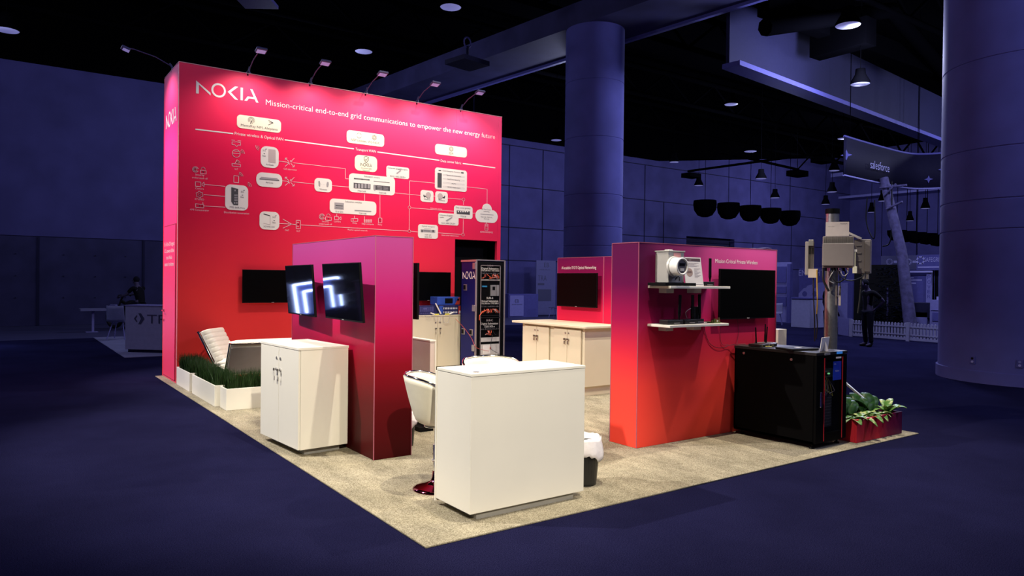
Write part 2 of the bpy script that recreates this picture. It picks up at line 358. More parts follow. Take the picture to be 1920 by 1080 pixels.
# black ducts and walkway in front of the bulkhead
b = MB(); b.box(13.5, 30, 7.2, 7.55, 8.35, 8.9); b.box(16.2, 16.7, 6.2, 7.8, 7.9, 8.6); b.tube([(13.2, 7.1, 7.9), (18.2, 6.6, 9.3), (24, 7.2, 8.1)], .22, 8)
tag(b.build('ceiling_duct', BLK), 'black ducts hanging in front of the pale bulkhead', 'duct')

# ------------------------------------------------------------ stand carpet
WYC = 9.045
o = MB().box(0, 6.065, 0, WYC, 0.0, 0.012).build('stand_carpet', PILE, bevel=.004)
tag(o, 'mottled beige shag carpet laid under the whole pink stand', 'carpet')
FZ = 0.0125

# ------------------------------------------------------------ great display wall
WY = 7.929; WX0, WX1, WZ, WYB = 0.11, 5.98, 4.828, 9.03
wall = thing('display_wall', 'tall pink and red printed display wall with the big network diagram', 'display wall', (0, 0, 0))
b = MB()
OX0, OX1, OZ = 4.94, 5.90, 2.39
b.box(WX0, OX0, WY, WY+.08, FZ, WZ); b.box(OX0, OX1, WY, WY+.08, OZ, WZ); b.box(OX1, WX1, WY, WY+.08, FZ, WZ)
b.build('front_panel', WALLM, wall, bevel=.003)
b = MB(); b.box(WX0, WX0+.08, WY+.08, WYB, FZ, WZ); b.build('end_panel', ENDM, wall, bevel=.003)
MB().box(WX1-.08, WX1, WY+.08, WYB, FZ, WZ).build('end_panel', WALLM, wall, bevel=.003)
MB().box(WX0, WX1, WYB, WYB+.06, FZ, WZ).build('back_panel', WALLM, wall)
b = MB(); b.tube([(WX0, WY-.003, WZ+.006), (WX1, WY-.003, WZ+.006)], .006, 6); b.tube([(WX0-.003, WY, FZ), (WX0-.003, WY, WZ)], .005, 6); b.tube([(WX0, WY, WZ+.006), (WX0, WYB, WZ+.006)], .006, 6)
b.build('edge_profile', mat('pink_profile', (.85, .45, .5), 0.4, .2, noise=0), wall)
MB().box(OX0, OX1, WY+.35, WY+.4, FZ, OZ).box(OX0-.02, OX0, WY+.08, WY+.4, FZ, OZ).box(OX1, OX1+.02, WY+.08, WY+.4, FZ, OZ).box(OX0, OX1, WY+.08, WY+.4, OZ, OZ+.02).build('dark_doorway_lining', BLACK, wall)  # open doorway; black sheets stand for the unlit room inside
# door in the end
PE = Plane('x', WX0, (0, -1, 0), (-1, 0, 0))
d0 = PE.uv(309.5, 430); 
dl, dr = -(WYB-.06), -(WY+.10)
b = MB(); stroke(b, PE, [(dl, .04), (dl, 2.42), (dr, 2.42), (dr, .04)], .012, .001, .004, closed=True)
b.build('door_seam', mat('wine_seam', (.30, .01, .05), .6, noise=0), wall)
door = MB(); poly(door, PE, [(dl+.01, .05), (dr-.01, .05), (dr-.01, 2.41), (dl+.01, 2.41)], 0.0, .012); door = door.build('door', ENDM, wall)
b = MB(); hz = 1.08; hx = dl+.10
def pe(u, z, n): return PE.o+PE.u*u+PE.v*z+PE.n*n
b.cyl(pe(hx, hz, .012), pe(hx, hz, .022), .026); b.tube([pe(hx, hz, .02), pe(hx, hz, .065), pe(hx+.03, hz, .07), pe(hx+.13, hz, .07)], .009)
b.cyl(pe(hx, hz-.16, .012), pe(hx, hz-.16, .02), .024); b.build('handle', CHROME, door)
b = MB(); y = 2.19
cxm = (dl+dr)/2
for k, t in enumerate(('15 of the 20 largest', 'U.S. power utilities', 'trust Nokia', 'network solutions')):
    text(b, PE, t, 0, 2.10-k*.105, h=.062, d=.014, cx=cxm, width=(.80, .76, .46, .72)[k])
b.build('lettering', INKW, door)
b = MB(); logo(b, PE, -8.90, 3.98, .82, .22, .001, .004); b.build('logo', INKW, wall)

# ---- print on the front
PW = Plane('y', WY, (1, 0, 0), (0, -1, 0))
U = PW.uv
def wtext(mb, t, p0, p1, hpx, d=.0015, bold=0.0):
    a, c = U(*p0), U(*p1); q = U(p0[0], p0[1]-hpx)
    text(mb, PW, t, a[0], (a[1]+c[1])/2, c[0], h=q[1]-a[1], d=d, bold=bold)
def wstroke(mb, pts, wd=.012, **k): stroke(mb, PW, [U(*p) for p in pts], wd, **k)
def ctext(mb, t, px, py, wpx, hpx, d=.0015, bold=0.0):
    a, c = U(px-wpx/2, py), U(px+wpx/2, py); q = U(px, py-hpx); m = U(px, py)
    text(mb, PW, t, a[0], m[1], c[0], h=q[1]-m[1], d=d, bold=bold)
a, c = U(367.5, 175.2), U(484.6, 192.5); top = U(367.5, 151)
b = MB(); logo(b, PW, a[0], (a[1]+c[1])/2, c[0]-a[0], top[1]-a[1]); b.build('logo', INKW, wall)
b = MB(); wtext(b, 'Mission-critical end-to-end grid communications to empower the new energy future', (498.5, 194.6), (928, 262.3), 10.4, bold=.0)
b.build('title_lettering', INKW, wall)
b = MB()
for t, p0, p1, h in (('Private wireless & Optical FAN', (440, 252.6), (530.9, 263.8), 5.6), ('Transport WAN', (666.7, 281.6), (704.7, 286.6), 5), ('Data center fabric', (826.2, 303.4), (864.7, 308), 4.6)):
    wtext(b, t, p0, p1, h, bold=.006)
b.build('heading_lettering', INKW, wall)
b = MB()
for p, q in (((367, 242.4), (436.5, 250.5)), ((534.4, 262.3), (662.8, 279)), ((708, 285), (823.3, 300.6)), ((868, 306.6), (928, 314.7))):
    wstroke(b, [p, q], .018)
b.build('heading_rule', INKW, wall)
# connection lines
b = MB(); lines = [
    [(383, 345.7), (422, 349.5)], [(382, 365), (422, 368.3)], [(383, 386.3), (422, 388.5)],
    [(522, 302), (541, 304.5)], [(550, 305.3), (647.5, 316.3), (647.5, 335), (655, 335.5)],
    [(529, 339), (541, 340)], [(550, 341), (590, 345.2)], [(622, 348.2), (654, 350.7)], [(740, 361.7), (788, 366.5)],
    [(767.8, 386), (768, 339), (815.5, 343.5)], [(767.5, 392), (767.3, 431)], [(770.5, 389.6), (851, 396.2)],
    [(839, 371.3), (866.5, 373.8)], [(869, 377.2), (868.7, 384)], [(868.5, 411), (868.2, 437)], [(821, 436.6), (865.2, 439.7)], [(770, 433.8), (784, 435)],
    [(875, 350.3), (913.3, 354.7), (913, 384)], [(885.7, 399.6), (893, 399.8)], [(912.3, 414), (912, 420)],
    [(524, 419.2), (546, 420.2)], [(548, 420.4), (555, 421)], [(563, 421.7), (764.5, 433.2)],
    [(683.5, 364), (683.5, 377)], [(712.4, 366.5), (712.3, 409)], [(664.5, 405), (664.3, 409.5)], [(683.5, 406), (683.3, 411)], [(631.5, 401.5), (631.3, 405.5)],
    [(530.5, 411), (547, 420.3), (530.5, 427.7)], [(812, 367.5), (816, 368)]]
for l in lines: wstroke(b, l, .0075)
def wcirc(mb, px, py, rp, wd=.009, a0=0, a1=360, n=18):
    c0 = U(px, py); r = U(px, py-rp)[1]-c0[1]; stroke(mb, PW, circ(c0[0], c0[1], r, a0, a1, n), wd, .002, .004)
for px, py in ((767.6, 389), (767.4, 433.6), (869, 374.2), (868, 440)): wcirc(b, px, py, 2.9, .007)
b.build('diagram_line', PINKW, wall)
# line icons
b = MB()
def rad_waves(px, py, dirn, s=1.0):
    for r in (2.8, 5.2, 7.8): wcirc(b, px, py, r*s, .006, dirn-38, dirn+38, 7)
def box_icon(x0, y0, x1, y1, wd=.0075): wstroke(b, [(x0, y0), (x1, y0), (x1, y1), (x0, y1)], wd, closed=True)
rad_waves(450.5, 287.5, 40); rad_waves(443.5, 306, 50, .8); rad_waves(447.5, 330.5, 45); rad_waves(463.5, 349.5, 42); rad_waves(487.5, 274.5, 210)
# drone, globe, sensor, phone
wstroke(b, [(435, 266), (435, 271), (440, 271.5), (443.5, 275), (447, 272), (451, 272.4), (451, 267.5), (447, 267), (443, 265.8), (439, 266.5)], .0075, closed=True)
wstroke(b, [(434.5, 262.5), (440, 263)], .009); wstroke(b, [(446, 264), (451.5, 264.6)], .009)
wcirc(b, 442.8, 287.8, 7.2, .0075); wstroke(b, [(436, 287), (449.8, 288.6)], .0065); wstroke(b, [(438, 283), (448, 284)], .0065)
wstroke(b, [(435, 306.5), (451, 308.3), (450.6, 313), (435.3, 311.3)], .0075, closed=True); wstroke(b, [(440.5, 306.5), (444, 300)], .0075)
wstroke(b, [(438.4, 329.3), (447.5, 330.3), (447.3, 342.8), (438.2, 341.8)], .0075, closed=True)
# fingerprints and padlocks, camera, gear, meter
for x, y in ((366.5, 317.8), (603.6, 406.2)):
    for r in (5.2, 3.4, 1.6): wcirc(b, x, y, r, .0075, 20, 330, 14)
for x, y in ((380.8, 320.5), (615.4, 408)):
    wstroke(b, [(x-5.2, y-1.5), (x+5.6, y-.4), (x+5.6, y+5.8), (x-5.2, y+4.8)], .0075, closed=True); wcirc(b, x+.2, y-3.4, 3.4, .0075, 0, 180, 8); wcirc(b, x+.2, y+2, .7, .0075)
for x, y, s in ((371.5, 345, 1), (631, 408.8, .75)):
    wstroke(b, [(x-5.2*s, y-4.3*s), (x+5*s, y-3.4*s), (x+5*s, y+5*s), (x-5.2*s, y+4.2*s)], .0075, closed=True); wstroke(b, [(x+11*s, y-3.5*s), (x+7.5*s, y), (x+7.5*s, y+2*s), (x+11*s, y+5*s)], .0075, closed=True)
g = []
for k in range(24):
    c0 = U(374, 364.8); r0 = U(374, 364.8-6.4)[1]-c0[1]; r = r0*(1 if (k//2) % 2 else .78); g.append((c0[0]+r*math.cos(2*PI*k/24), c0[1]+r*math.sin(2*PI*k/24)))
stroke(b, PW, g, .0075, closed=True); wcirc(b, 374, 364.8, 2, .0075)
wstroke(b, [(366.5, 382), (382, 383.5), (382, 390), (366.5, 388.6)], .0075, closed=True); wstroke(b, [(380.5, 383), (380.3, 379.5)], .0065); wcirc(b, 374.5, 386, .7, .0065); wcirc(b, 378.5, 386.3, .7, .0065)
for x, y in ((543.5, 304.5), (543.5, 340.3)):   # crossing arrows
    for dx, dy in ((-9, -8), (8, 8.5)): wstroke(b, [(x+dx*.2, y+dy*.2), (x+dx, y+dy)], .0075); sx = 1 if dx > 0 else -1; wstroke(b, [(x+dx-3.5*sx, y+dy), (x+dx, y+dy), (x+dx, y+dy-3.5*sx)], .0075)
    for dx, dy in ((8, -7.5), (-9, 7.5)): wstroke(b, [(x+dx*.15, y+dy*.15), (x+dx, y+dy)], .0075); sx = 1 if dx > 0 else -1; wstroke(b, [(x+1*sx, y-4*sx), (x+1.2*sx, y-.9*sx), (x+4.4*sx, y-.7*sx)], .0075)
box_icon(555.2, 413.3, 563.2, 429); wstroke(b, [(555, 417), (560, 417.2)], .008); wcirc(b, 559.2, 420.5, .8, .0065); wstroke(b, [(555, 424), (560, 424.3)], .008)
box_icon(658.3, 409.8, 670.8, 415); wstroke(b, [(662, 410), (662, 415)], .008)
for i in range(4):
    for j in range(4): wstroke(b, [(682.3+i*4, 411.8+j*1.6), (684.9+i*4, 412+j*1.6)], .008)
box_icon(709.3, 409, 715.8, 417.8); wcirc(b, 712.5, 411.5, .8, .0065); wcirc(b, 712.5, 415.3, .8, .0065)
box_icon(909.3, 420.2, 914.8, 431.6); wcirc(b, 912, 429, 1.2, .0065); wstroke(b, [(909.5, 423.5), (914.5, 423.8)], .008)
b.build('diagram_icon', PINKW, wall)
b = MB()
for t, x, y, wpx, h in (('Security', 374.5, 329.5, 17, 3.3), ('underneath all', 374.5, 335.3, 29, 3.3), ('Camera', 374.2, 355.2, 16, 3.3), ('RTU/IED', 374, 375.3, 17, 3.2), ('AMI Concentrator', 374, 395.3, 36, 3.3),
    ('IoT', 443.3, 318.5, 6, 3.3), ('Distribution automation', 443.5, 400.8, 47, 3.5), ('Cell site router', 544.2, 319, 25, 3.0), ('ONT', 538, 433.3, 8, 2.9), ('OLT', 559.3, 434.6, 7, 2.9),
    ('Security', 610, 416.6, 13, 2.7), ('underneath all', 610, 421.4, 24, 2.7), ('Camera', 632.5, 416.8, 13, 2.7), ('PMU', 664.8, 419.8, 8, 2.7), ('Edge compute', 689.5, 421.3, 22, 2.8), ('Relay', 712.5, 422.3, 8, 2.7),
    ('Passive optical network', 670.5, 432.8, 37, 2.7), ('Coherent routing', 818, 392.2, 22, 2.4), ('Data center interconnect', 844, 442.8, 32, 2.6), ('ADMS/DERMS/PGE', 912, 436.7, 24, 2.8)):
    ctext(b, t, x, y, wpx, h, bold=.012)
b.build('caption_lettering', PINKW, wall)
# cards
GREYP = mat('grey_print', (.33, .30, .31), .6, noise=0); DARKP = mat('equipment_print', (.05, .045, .05), .6, noise=0); BEIGEP = mat('beige_print', (.50, .40, .38), .6, noise=0)
def card(x0, y0, x1, y1, m, r=.09, th=.005):
    a, c = U(x0, y0-1.3), U(x1, y1+1.3); b = MB(); poly(b, PW, rrect(a[0], c[0], c[1], a[1], r), .0005, th)
    return b.build('white_card' if m is CARDW else 'cream_card', m, wall)
def cardprint(cd, fn, m=INK, name='card_print'):
    b = MB(); fn(b); b.build(name, m, cd)
def pr(mb, x0, y0, x1, y1, d0=.0052, d1=.007):      # printed rectangle by photo corners
    a, c = U(x0, y0), U(x1, y1); poly(mb, PW, [(a[0], c[1]), (c[0], c[1]), (c[0], a[1]), (a[0], a[1])], d0, d1)
def pq(mb, pts, d0=.0052, d1=.007): poly(mb, PW, [U(*p) for p in pts][::-1], d0, d1)
def T(t, x, y, wpx, h, bold=.006): return lambda b: ctext(b, t, x, y, wpx, h, d=.0062, bold=bold)
D = dict(d0=.0052, d1=.0065)
cd = card(444.2, 215.5, 526.6, 248.6, CREAM, .06)
def f(b):
    T('MantaRay NM, Altiplano', 486, 240.8, 69, 4.3, .02)(b)
    c0 = U(471, 225.5)
    for r in (.022, .036, .05): stroke(b, PW, circ(c0[0], c0[1], r, -45, 225, 12), .005, **D)
    wstroke(b, [(469.3, 232), (471, 226), (472.8, 232)], .009, **D); wstroke(b, [(503.5, 226), (512, 230.5), (503, 234.5)], .009, **D); wstroke(b, [(505, 230), (512, 230.5)], .006, **D)
cardprint(cd, f)
cd = card(650, 244.5, 720, 274.8, CREAM, .06)
def f(b):
    T('NSP Utilities, WS-NOC', 685, 267.3, 54, 4.2, .02)(b); c0 = U(673.2, 254.3); stroke(b, PW, circ(c0[0], c0[1], .042, 20, 160), .006, **D); stroke(b, PW, circ(c0[0], c0[1], .042, 200, 340), .006, **D)
    c0 = U(701.5, 258)
    for r in (.045, .032, .017): stroke(b, PW, circ(c0[0], c0[1], r, 30, 390, 6), .005, **D)
cardprint(cd, f)
cd = card(815.8, 270.5, 875, 294.8, CREAM, .06)
def f(b):
    T('EDA', 845.8, 289.8, 8, 4.4, .02)(b); c0 = U(845.8, 279.5)
    for r in (.047, .036): stroke(b, PW, circ(c0[0], c0[1], r, 30, 390, 6), .005, **D)
    stroke(b, PW, circ(c0[0], c0[1], .018), .005, **D)
cardprint(cd, f)
cd = card(665.2, 290.8, 706.8, 322.2, CREAM, .08)
def f(b):
    wstroke(b, [(682.3, 294.5), (686.5, 293.3), (690.8, 295.3), (690.6, 300), (686.5, 305.5), (682.3, 299.3)], .009, closed=True, **D); wstroke(b, [(684.3, 298.8), (686, 301), (689, 296.8)], .008, **D)
    a = U(676, 311); logo(b, PW, a[0], a[1], U(696.8, 311)[0]-a[0], .055, .0055, .007)
    T('Quantum-Safe', 686.5, 317, 20, 2.6, .01)(b); T('Networks', 686.5, 321.3-.3, 13, 2.6, .01)(b)
cardprint(cd, f)
cd = card(724.4, 311.5, 766.8, 335, CARDW, .04, .004)
cardprint(cd, lambda b: (T('Coherent pluggable optics', 745.6, 317.8, 37, 2.8, .01)(b), T('ICE-X, 100G ZR/ZR+', 745.6, 333.2-.4, 29, 2.9, .01)(b)))
cardprint(cd, lambda b: pq(b, [(742.7, 324.6), (750.4, 318.9), (752.2, 320.3), (744.3, 326.3)]), GREYP, 'equipment_picture')
cd = card(654.3, 325.5, 740.2, 365.7, CARDW, .07)
cardprint(cd, lambda b: (T('Substation routers', 697.3, 333.4, 29, 3.1, .01)(b), T('7705 SAR', 678, 360.2, 16, 3.2, .01)(b), T('7250 IXR', 717, 363.5, 14, 3.2, .01)(b)))
def f(b):
    pr(b, 663.5, 333.5, 692.8, 338.6); pr(b, 663, 342.5, 694.3, 355.3); pr(b, 700.5, 339.3, 730.2, 343); pr(b, 700.3, 346.6, 730.8, 358.3)
cardprint(cd, f, DARKP, 'equipment_picture')
def f(b):
    for k in range(5): pr(b, 665+k*6, 344.6, 669+k*6, 353.4, .007, .0075)
    pr(b, 666, 334.8, 677, 336.6, .007, .0075); pr(b, 680, 335.4, 689, 337, .007, .0075)
    for j in range(3): pr(b, 707, 349.2+j*2.7, 716, 350.8+j*2.7, .007, .0075); pr(b, 718.5, 349.7+j*2.7, 727.5, 351.3+j*2.7, .007, .0075)
    pr(b, 701, 347.3, 703.5, 357.6, .007, .0075)
cardprint(cd, f, GREYP, 'equipment_picture')
cd = card(618.2, 373, 705.2, 403.3, CARDW, .07)
cardprint(cd, lambda b: (T('Substation switches', 662.5, 380.5, 31, 3.1, .01)(b), T('7210 SAS', 635.7, 398.6, 15, 3.0, .01)(b), T('7250 IXR', 679.8, 402, 14, 3.0, .01)(b)))
cardprint(cd, lambda b: (pr(b, 627, 379.5, 644.3, 393.3), pr(b, 664.5, 393.4, 696, 397.7)), GREYP, 'equipment_picture')
cardprint(cd, lambda b: (pr(b, 629, 384.5, 642.5, 387.3, .007, .0075), pr(b, 629, 389, 642.5, 391, .007, .0075), pr(b, 666, 394.6, 694.5, 396.4, .007, .0075)), DARKP, 'equipment_picture')
cd = card(815.6, 314.8, 874.9, 359, CARDW, .05)
def f(b):
    T('Core Enterprise Solutions', 846, 323, 33, 2.6, .01)(b)
    for k, (t, wq) in enumerate((('Service Orchestration', 27), ('NetGuard Security', 23), ('MCPTx', 8), ('4G/5G Mobile Core', 24))):
        y = 331+k*7.3; T(t, 850.6, y, wq, 2.5, .01)(b)
cardprint(cd, f)
cardprint(cd, lambda b: (pr(b, 820.2, 324, 827.7, 352.3), pr(b, 822, 318.7, 826.8, 321), pr(b, 864.2, 322.6, 869, 325.6)), DARKP, 'equipment_picture')
def f(b):
    for k in range(4): y = 330+k*7.3; a, c = U(830.5, y-3), U(870.5, y+3); stroke(b, PW, rrect(a[0], c[0], c[1], a[1], .02, 3), .003, .0052, .006, closed=True)
cardprint(cd, f, GREYP, 'table_rule')
for x0, y0, x1, y1, s in ((788.4, 357.2, 812.4, 378.4, 1), (816.1, 359.5, 839.1, 380.3, -1)):
    cd = card(x0, y0, x1, y1, CARDW, .05); cx, cy = (x0+x1)/2, (y0+y1)/2
    cardprint(cd, T('Wavence', cx, y1-3.2, 12, 2.9, .012))
    def f(b, cx=cx, cy=cy, s=s):
        c0 = U(cx+2.5*s, cy-2); poly(b, PW, circ(c0[0], c0[1], .055, 0, 360, 16)[:-1], .0052, .007)
    cardprint(cd, f, BEIGEP, 'equipment_picture')
    def f(b, cx=cx, cy=cy, s=s):
        wstroke(b, [(cx-6*s, cy-2), (cx-5*s, cy+1.2), (cx-2*s, cy), (cx+1*s, cy+3), (cx+5*s, cy+3)], .022, **D)
    cardprint(cd, f, DARKP, 'equipment_picture')
cd = card(851.2, 386, 885.7, 409.6, CARDW, .05)
cardprint(cd, lambda b: (T('Data center gateway', 868.3, 391.3, 27, 2.6, .01)(b), T('7750 SR', 868.3, 407.6, 11, 2.9, .01)(b)))
cardprint(cd, lambda b: pr(b, 856, 394.5, 880.6, 402.8), DARKP, 'equipment_picture')
cardprint(cd, lambda b: [pr(b, 858+k*4.3, 395.6, 860.3+k*4.3, 398.2, .007, .0075) for k in range(5)], CARDW, 'equipment_picture')
cd = card(821.8, 400, 859.5, 422, CARDW, .04, .004)
cardprint(cd, lambda b: (T('Coherent pluggable', 836.5, 404.9, 25, 2.5, .01)(b), T('optics', 828, 408.4, 8, 2.5, .01)(b), T('ICE-X, 400G ZR/ZR+', 840.3, 420.2, 26, 2.8, .01)(b)))
cardprint(cd, lambda b: pq(b, [(835.5, 413.4), (846.5, 406.7), (848.3, 408.4), (837.6, 415.4)]), GREYP, 'equipment_picture')
cd = card(783.9, 421.3, 820.7, 446.8, CARDW, .05)
cardprint(cd, lambda b: (T('Optical transport', 802.5, 426, 24, 2.8, .01)(b), T('1830 GX', 802.3, 441.6, 12, 2.7, .01)(b), T('1830 PSS', 802.3, 445.8, 13, 2.7, .01)(b)))
cardprint(cd, lambda b: (pr(b, 788.5, 430, 815.7, 436.5), pr(b, 795, 428.4, 808, 430)), GREYP, 'equipment_picture')
cardprint(cd, lambda b: (pr(b, 794, 432.2, 806, 433.8, .007, .0075), pr(b, 790, 431, 792, 435.6, .007, .0075), pr(b, 810.5, 431, 813, 435.6, .007, .0075)), DARKP, 'equipment_picture')
# cloud shaped card
b = MB(); a = U(912, 399)
def cloud_outline(cx, cy):
    P = []; circs = ((-.13, -.065, .125), (.01, .065, .115), (.14, -.065, .125))
    for k in range(96):
        an = 2*PI*k/96; dx, dy = math.cos(an), math.sin(an); best = 0; s_ = 0.0
        while s_ < .40:
            x, y = dx*s_, -.03+dy*s_
            if any((x-c[0])**2+(y-c[1])**2 < c[2]**2 for c in circs) or (-.13 < x < .14 and -.19 < y < .02): best = s_
            s_ += .003
        P.append((cx+dx*best, cy-.03+dy*best))
    return P
poly(b, PW, cloud_outline(a[0], a[1]), .0005, .005)
cd = b.build('cloud_card', CARDW, wall)
cardprint(cd, lambda b: (T('AI Data Center', 911.7, 394, 17, 2.4, .01)(b), T('switching', 911.7, 397.8, 11, 2.4, .01)(b), T('7220 IXR, 7250 IXR,', 912, 408.6, 22, 2.4, .01)(b), T('7215 IXS', 912, 412, 10, 2.4, .01)(b)))
cardprint(cd, lambda b: pr(b, 900.5, 400.8, 925, 403.8), GREYP, 'equipment_picture')
def nr(b, x, y): ctext(b, '5G', x, y, 5.4, 3.2, d=.0062, bold=.03); ctext(b, 'lte', x, y+10, 6, 3.4, d=.0062, bold=.03); wstroke(b, [(x+2.6, y-4), (x+4.5, y-4.4)], .01, **D); wstroke(b, [(x-.5, y+4.6), (x+1.4, y+4.8)], .01, **D)
cd = card(488.9, 274.3, 522.2, 314.8, CARDW, .09)
cardprint(cd, lambda b: (nr(b, 495, 283.8), T('AirScale', 505.6, 310.5, 14, 3.2, .01)(b)))
cardprint(cd, lambda b: pq(b, [(503, 279.3), (515.5, 280.8), (516.6, 282.5), (516.6, 306), (514.5, 306), (503.2, 304)]), BEIGEP, 'equipment_picture')
cd = card(480.6, 323.5, 528.8, 351.6, CARDW, .09)
cardprint(cd, T('AirScale', 505, 344, 14, 3.0, .01))
cardprint(cd, lambda b: (pq(b, [(486.5, 334.5), (490, 331.6), (519, 334.3), (523.5, 337.6), (523.5, 339.6), (486.5, 336.6)])), GREYP, 'equipment_picture')
cardprint(cd, lambda b: (pq(b, [(487, 335.2), (523, 338.2), (523, 339), (487, 336)], .007, .0075)), DARKP, 'equipment_picture')
cd = card(589.6, 334.3, 622.1, 359.9, CARDW, .07)
cardprint(cd, lambda b: (T('Wavence', 605.8, 356.5, 14, 2.9, .012)(b), T('. . .', 606, 346.5, 6, 3, .02)(b)))
def f(b):
    for x, s in ((598.3, 1), (614, -1)): pq(b, [(x-1.8*s, 340), (x+1*s, 339.3), (x+2.2*s, 345), (x+1.6*s, 350.5), (x-1*s, 348.5)] if s > 0 else [(x+1.8, 341.4), (x+2.2, 346), (x+1, 351), (x-1.6, 351), (x-2.2, 346), (x-1, 341)])
cardprint(cd, f, GREYP, 'equipment_picture')
cd = card(422.3, 346.3, 464.8, 394.2, CARDW, .08)
cardprint(cd, lambda b: (nr(b, 454, 361.2), T('7705 SAR-Hmc', 444.5, 391, 29, 3.3, .006)(b)))
cardprint(cd, lambda b: pq(b, [(433.5, 351), (446.5, 354.3), (446.5, 385), (438, 384.6), (433.3, 378)]), DARKP, 'equipment_picture')
def f(b):
    for j in range(3):
        for i in range(2): pr(b, 439.4+i*3.4, 364.6+j*4.6, 441.6+i*3.4, 367.6+j*4.6, .007, .0075)
    pr(b, 439.5, 355.6, 441.5, 358.8, .007, .0075); pr(b, 438.7, 378.8, 441, 382, .007, .0075); pr(b, 442.8, 378.8, 445, 382, .007, .0075)
cardprint(cd, f, GREYP, 'equipment_picture')
cd = card(486.6, 397, 523.4, 430.2, CARDW, .08)
cardprint(cd, lambda b: (nr(b, 513.5, 409), T('5G/WiFi-GW', 504.8, 426.7, 21, 3.0, .006)(b), wstroke(b, [(494.5, 401.3), (505.5, 404.3)], .014, **D)))
cardprint(cd, lambda b: (wstroke(b, [(505, 404.3), (506.3, 406), (506.3, 421.2), (494, 418.8)], .008, **D)), BEIGEP, 'equipment_picture')

# ------------------------------------------------------------ arm lights on the wall
LAMPH = mat('lamp_housing', (.05, .05, .14), .5)
def arm_light(loc, rz, label):
    t = thing('arm_light', label, 'lamp', loc, rz, 'arm lights along the top of the tall pink wall')
    b = MB(); b.box(-.03, .03, -.02, .08, .0, .03); b.box(-.035, -.005, -.02, .0, -.04, .03); b.cyl((0, 0, .02), (0, -.05, .10), .018, .012); b.build('clamp', LAMPH, t, bevel=.003)
    b = MB(); b.tube([(0, -.03, .06), (0, -.25, .16), (0, -.55, .22), (0, -.62, .22)], .008); b.build('arm', LAMPH, t)
    b = MB(); b.obox((0, -.66, .205), (.16, .12, .035), Matrix.Rotation(rad(-18), 3, 'X')); h = b.build('lamp_head', LAMPH, t, bevel=.008)
    b = MB(); b.obox((0, -.654, .185), (.13, .09, .008), Matrix.Rotation(rad(-18), 3, 'X')); b.build('lens', LENS, h)
    return t
FL = [(1.13, 'first arm light from the left, above the big white wordmark'), (2.13, 'second arm light, above the start of the title line'), (3.12, 'third arm light, above the middle of the title line'),
      (4.12, 'fourth arm light, left of the far right end pair'), (5.05, 'fifth arm light, last one before the right corner of the wall')]
for x, lb in FL:
    t = arm_light((x, WY+.02, WZ+.006), 0, lb)
    spot('arm_light_beam', (0, -.62, .15), (0, .05, -2.2), 75, 128, 0.8, (1, .86, .78), .05, t)
t = arm_light((WX0+.02, 8.48, WZ+.006), -PI/2, 'arm light reaching out over the door end of the tall wall')
spot('arm_light_beam', (0, -.62, .15), (0, .05, -2.4), 90, 120, 0.8, (1, .86, .84), .05, t)
t = arm_light((2.13, WYB+.04, WZ+.006), PI, 'arm light on the back side, just showing over the wall top'); t = arm_light((WX1-.1, WYB+.04, WZ+.006), PI, 'arm light behind the right top corner of the tall wall')

# ============================================================ printed partition walls
def partition(name, x0, x1, y0, y1, z1, m, label):
    t = thing(name, label, 'partition wall'); g = .004
    MB().box(x0, x1, y0, y1, FZ, z1).build('panel', m, t, bevel=.003)
    b = MB()
    for x, y in ((x0, y0), (x1, y0), (x0, y1)): b.box(x-.004, x+.002, y-.004, y+.002, FZ, z1)
    b.box(x0-.003, x1+.003, y0-.003, y0+.004, z1, z1+.006); b.box(x0-.003, x0+.004, y0, y1, z1, z1+.006)
    b.build('edge_profile', mat('wine_profile', (.45, .12, .18), 0.4, .2, noise=0), t)
    return t
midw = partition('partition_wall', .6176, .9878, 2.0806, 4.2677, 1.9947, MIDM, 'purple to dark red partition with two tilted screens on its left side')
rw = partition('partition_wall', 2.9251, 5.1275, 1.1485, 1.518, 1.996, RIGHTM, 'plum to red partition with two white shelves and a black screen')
PR = Plane('y', 1.1485, (1, 0, 0), (0, -1, 0))
b = MB(); p0 = PR.uv(1341, 492.5); p1 = PR.uv(1420, 496)
text(b, PR, 'Mission Critical Private Wireless', p0[0], (p0[1]+p1[1])/2, p1[0], h=.042, d=.0015, bold=.004); b.build('lettering', INKW, rw)
aiw = partition('partition_wall', 5.30, 5.38, 3.95, 5.30, 1.99, AIM, 'plum to crimson partition standing behind the island counter')
b = MB(); b.box(5.294, 5.30, 4.20, 4.21, .98, 1.99); b.build('panel_seam', mat('pink_seam', (.5, .12, .2), .5, noise=0), aiw)
PA = Plane('x', 5.30, (0, -1, 0), (-1, 0, 0)); p0 = PA.uv(1053, 502.5); p1 = PA.uv(1118, 503.5)
b = MB(); text(b, PA, 'AI-scalable IT/OT Optical Networking', p0[0], (p0[1]+p1[1])/2-.012, p1[0], h=.045, d=.0015, bold=.004); b.build('lettering', INKW, aiw)

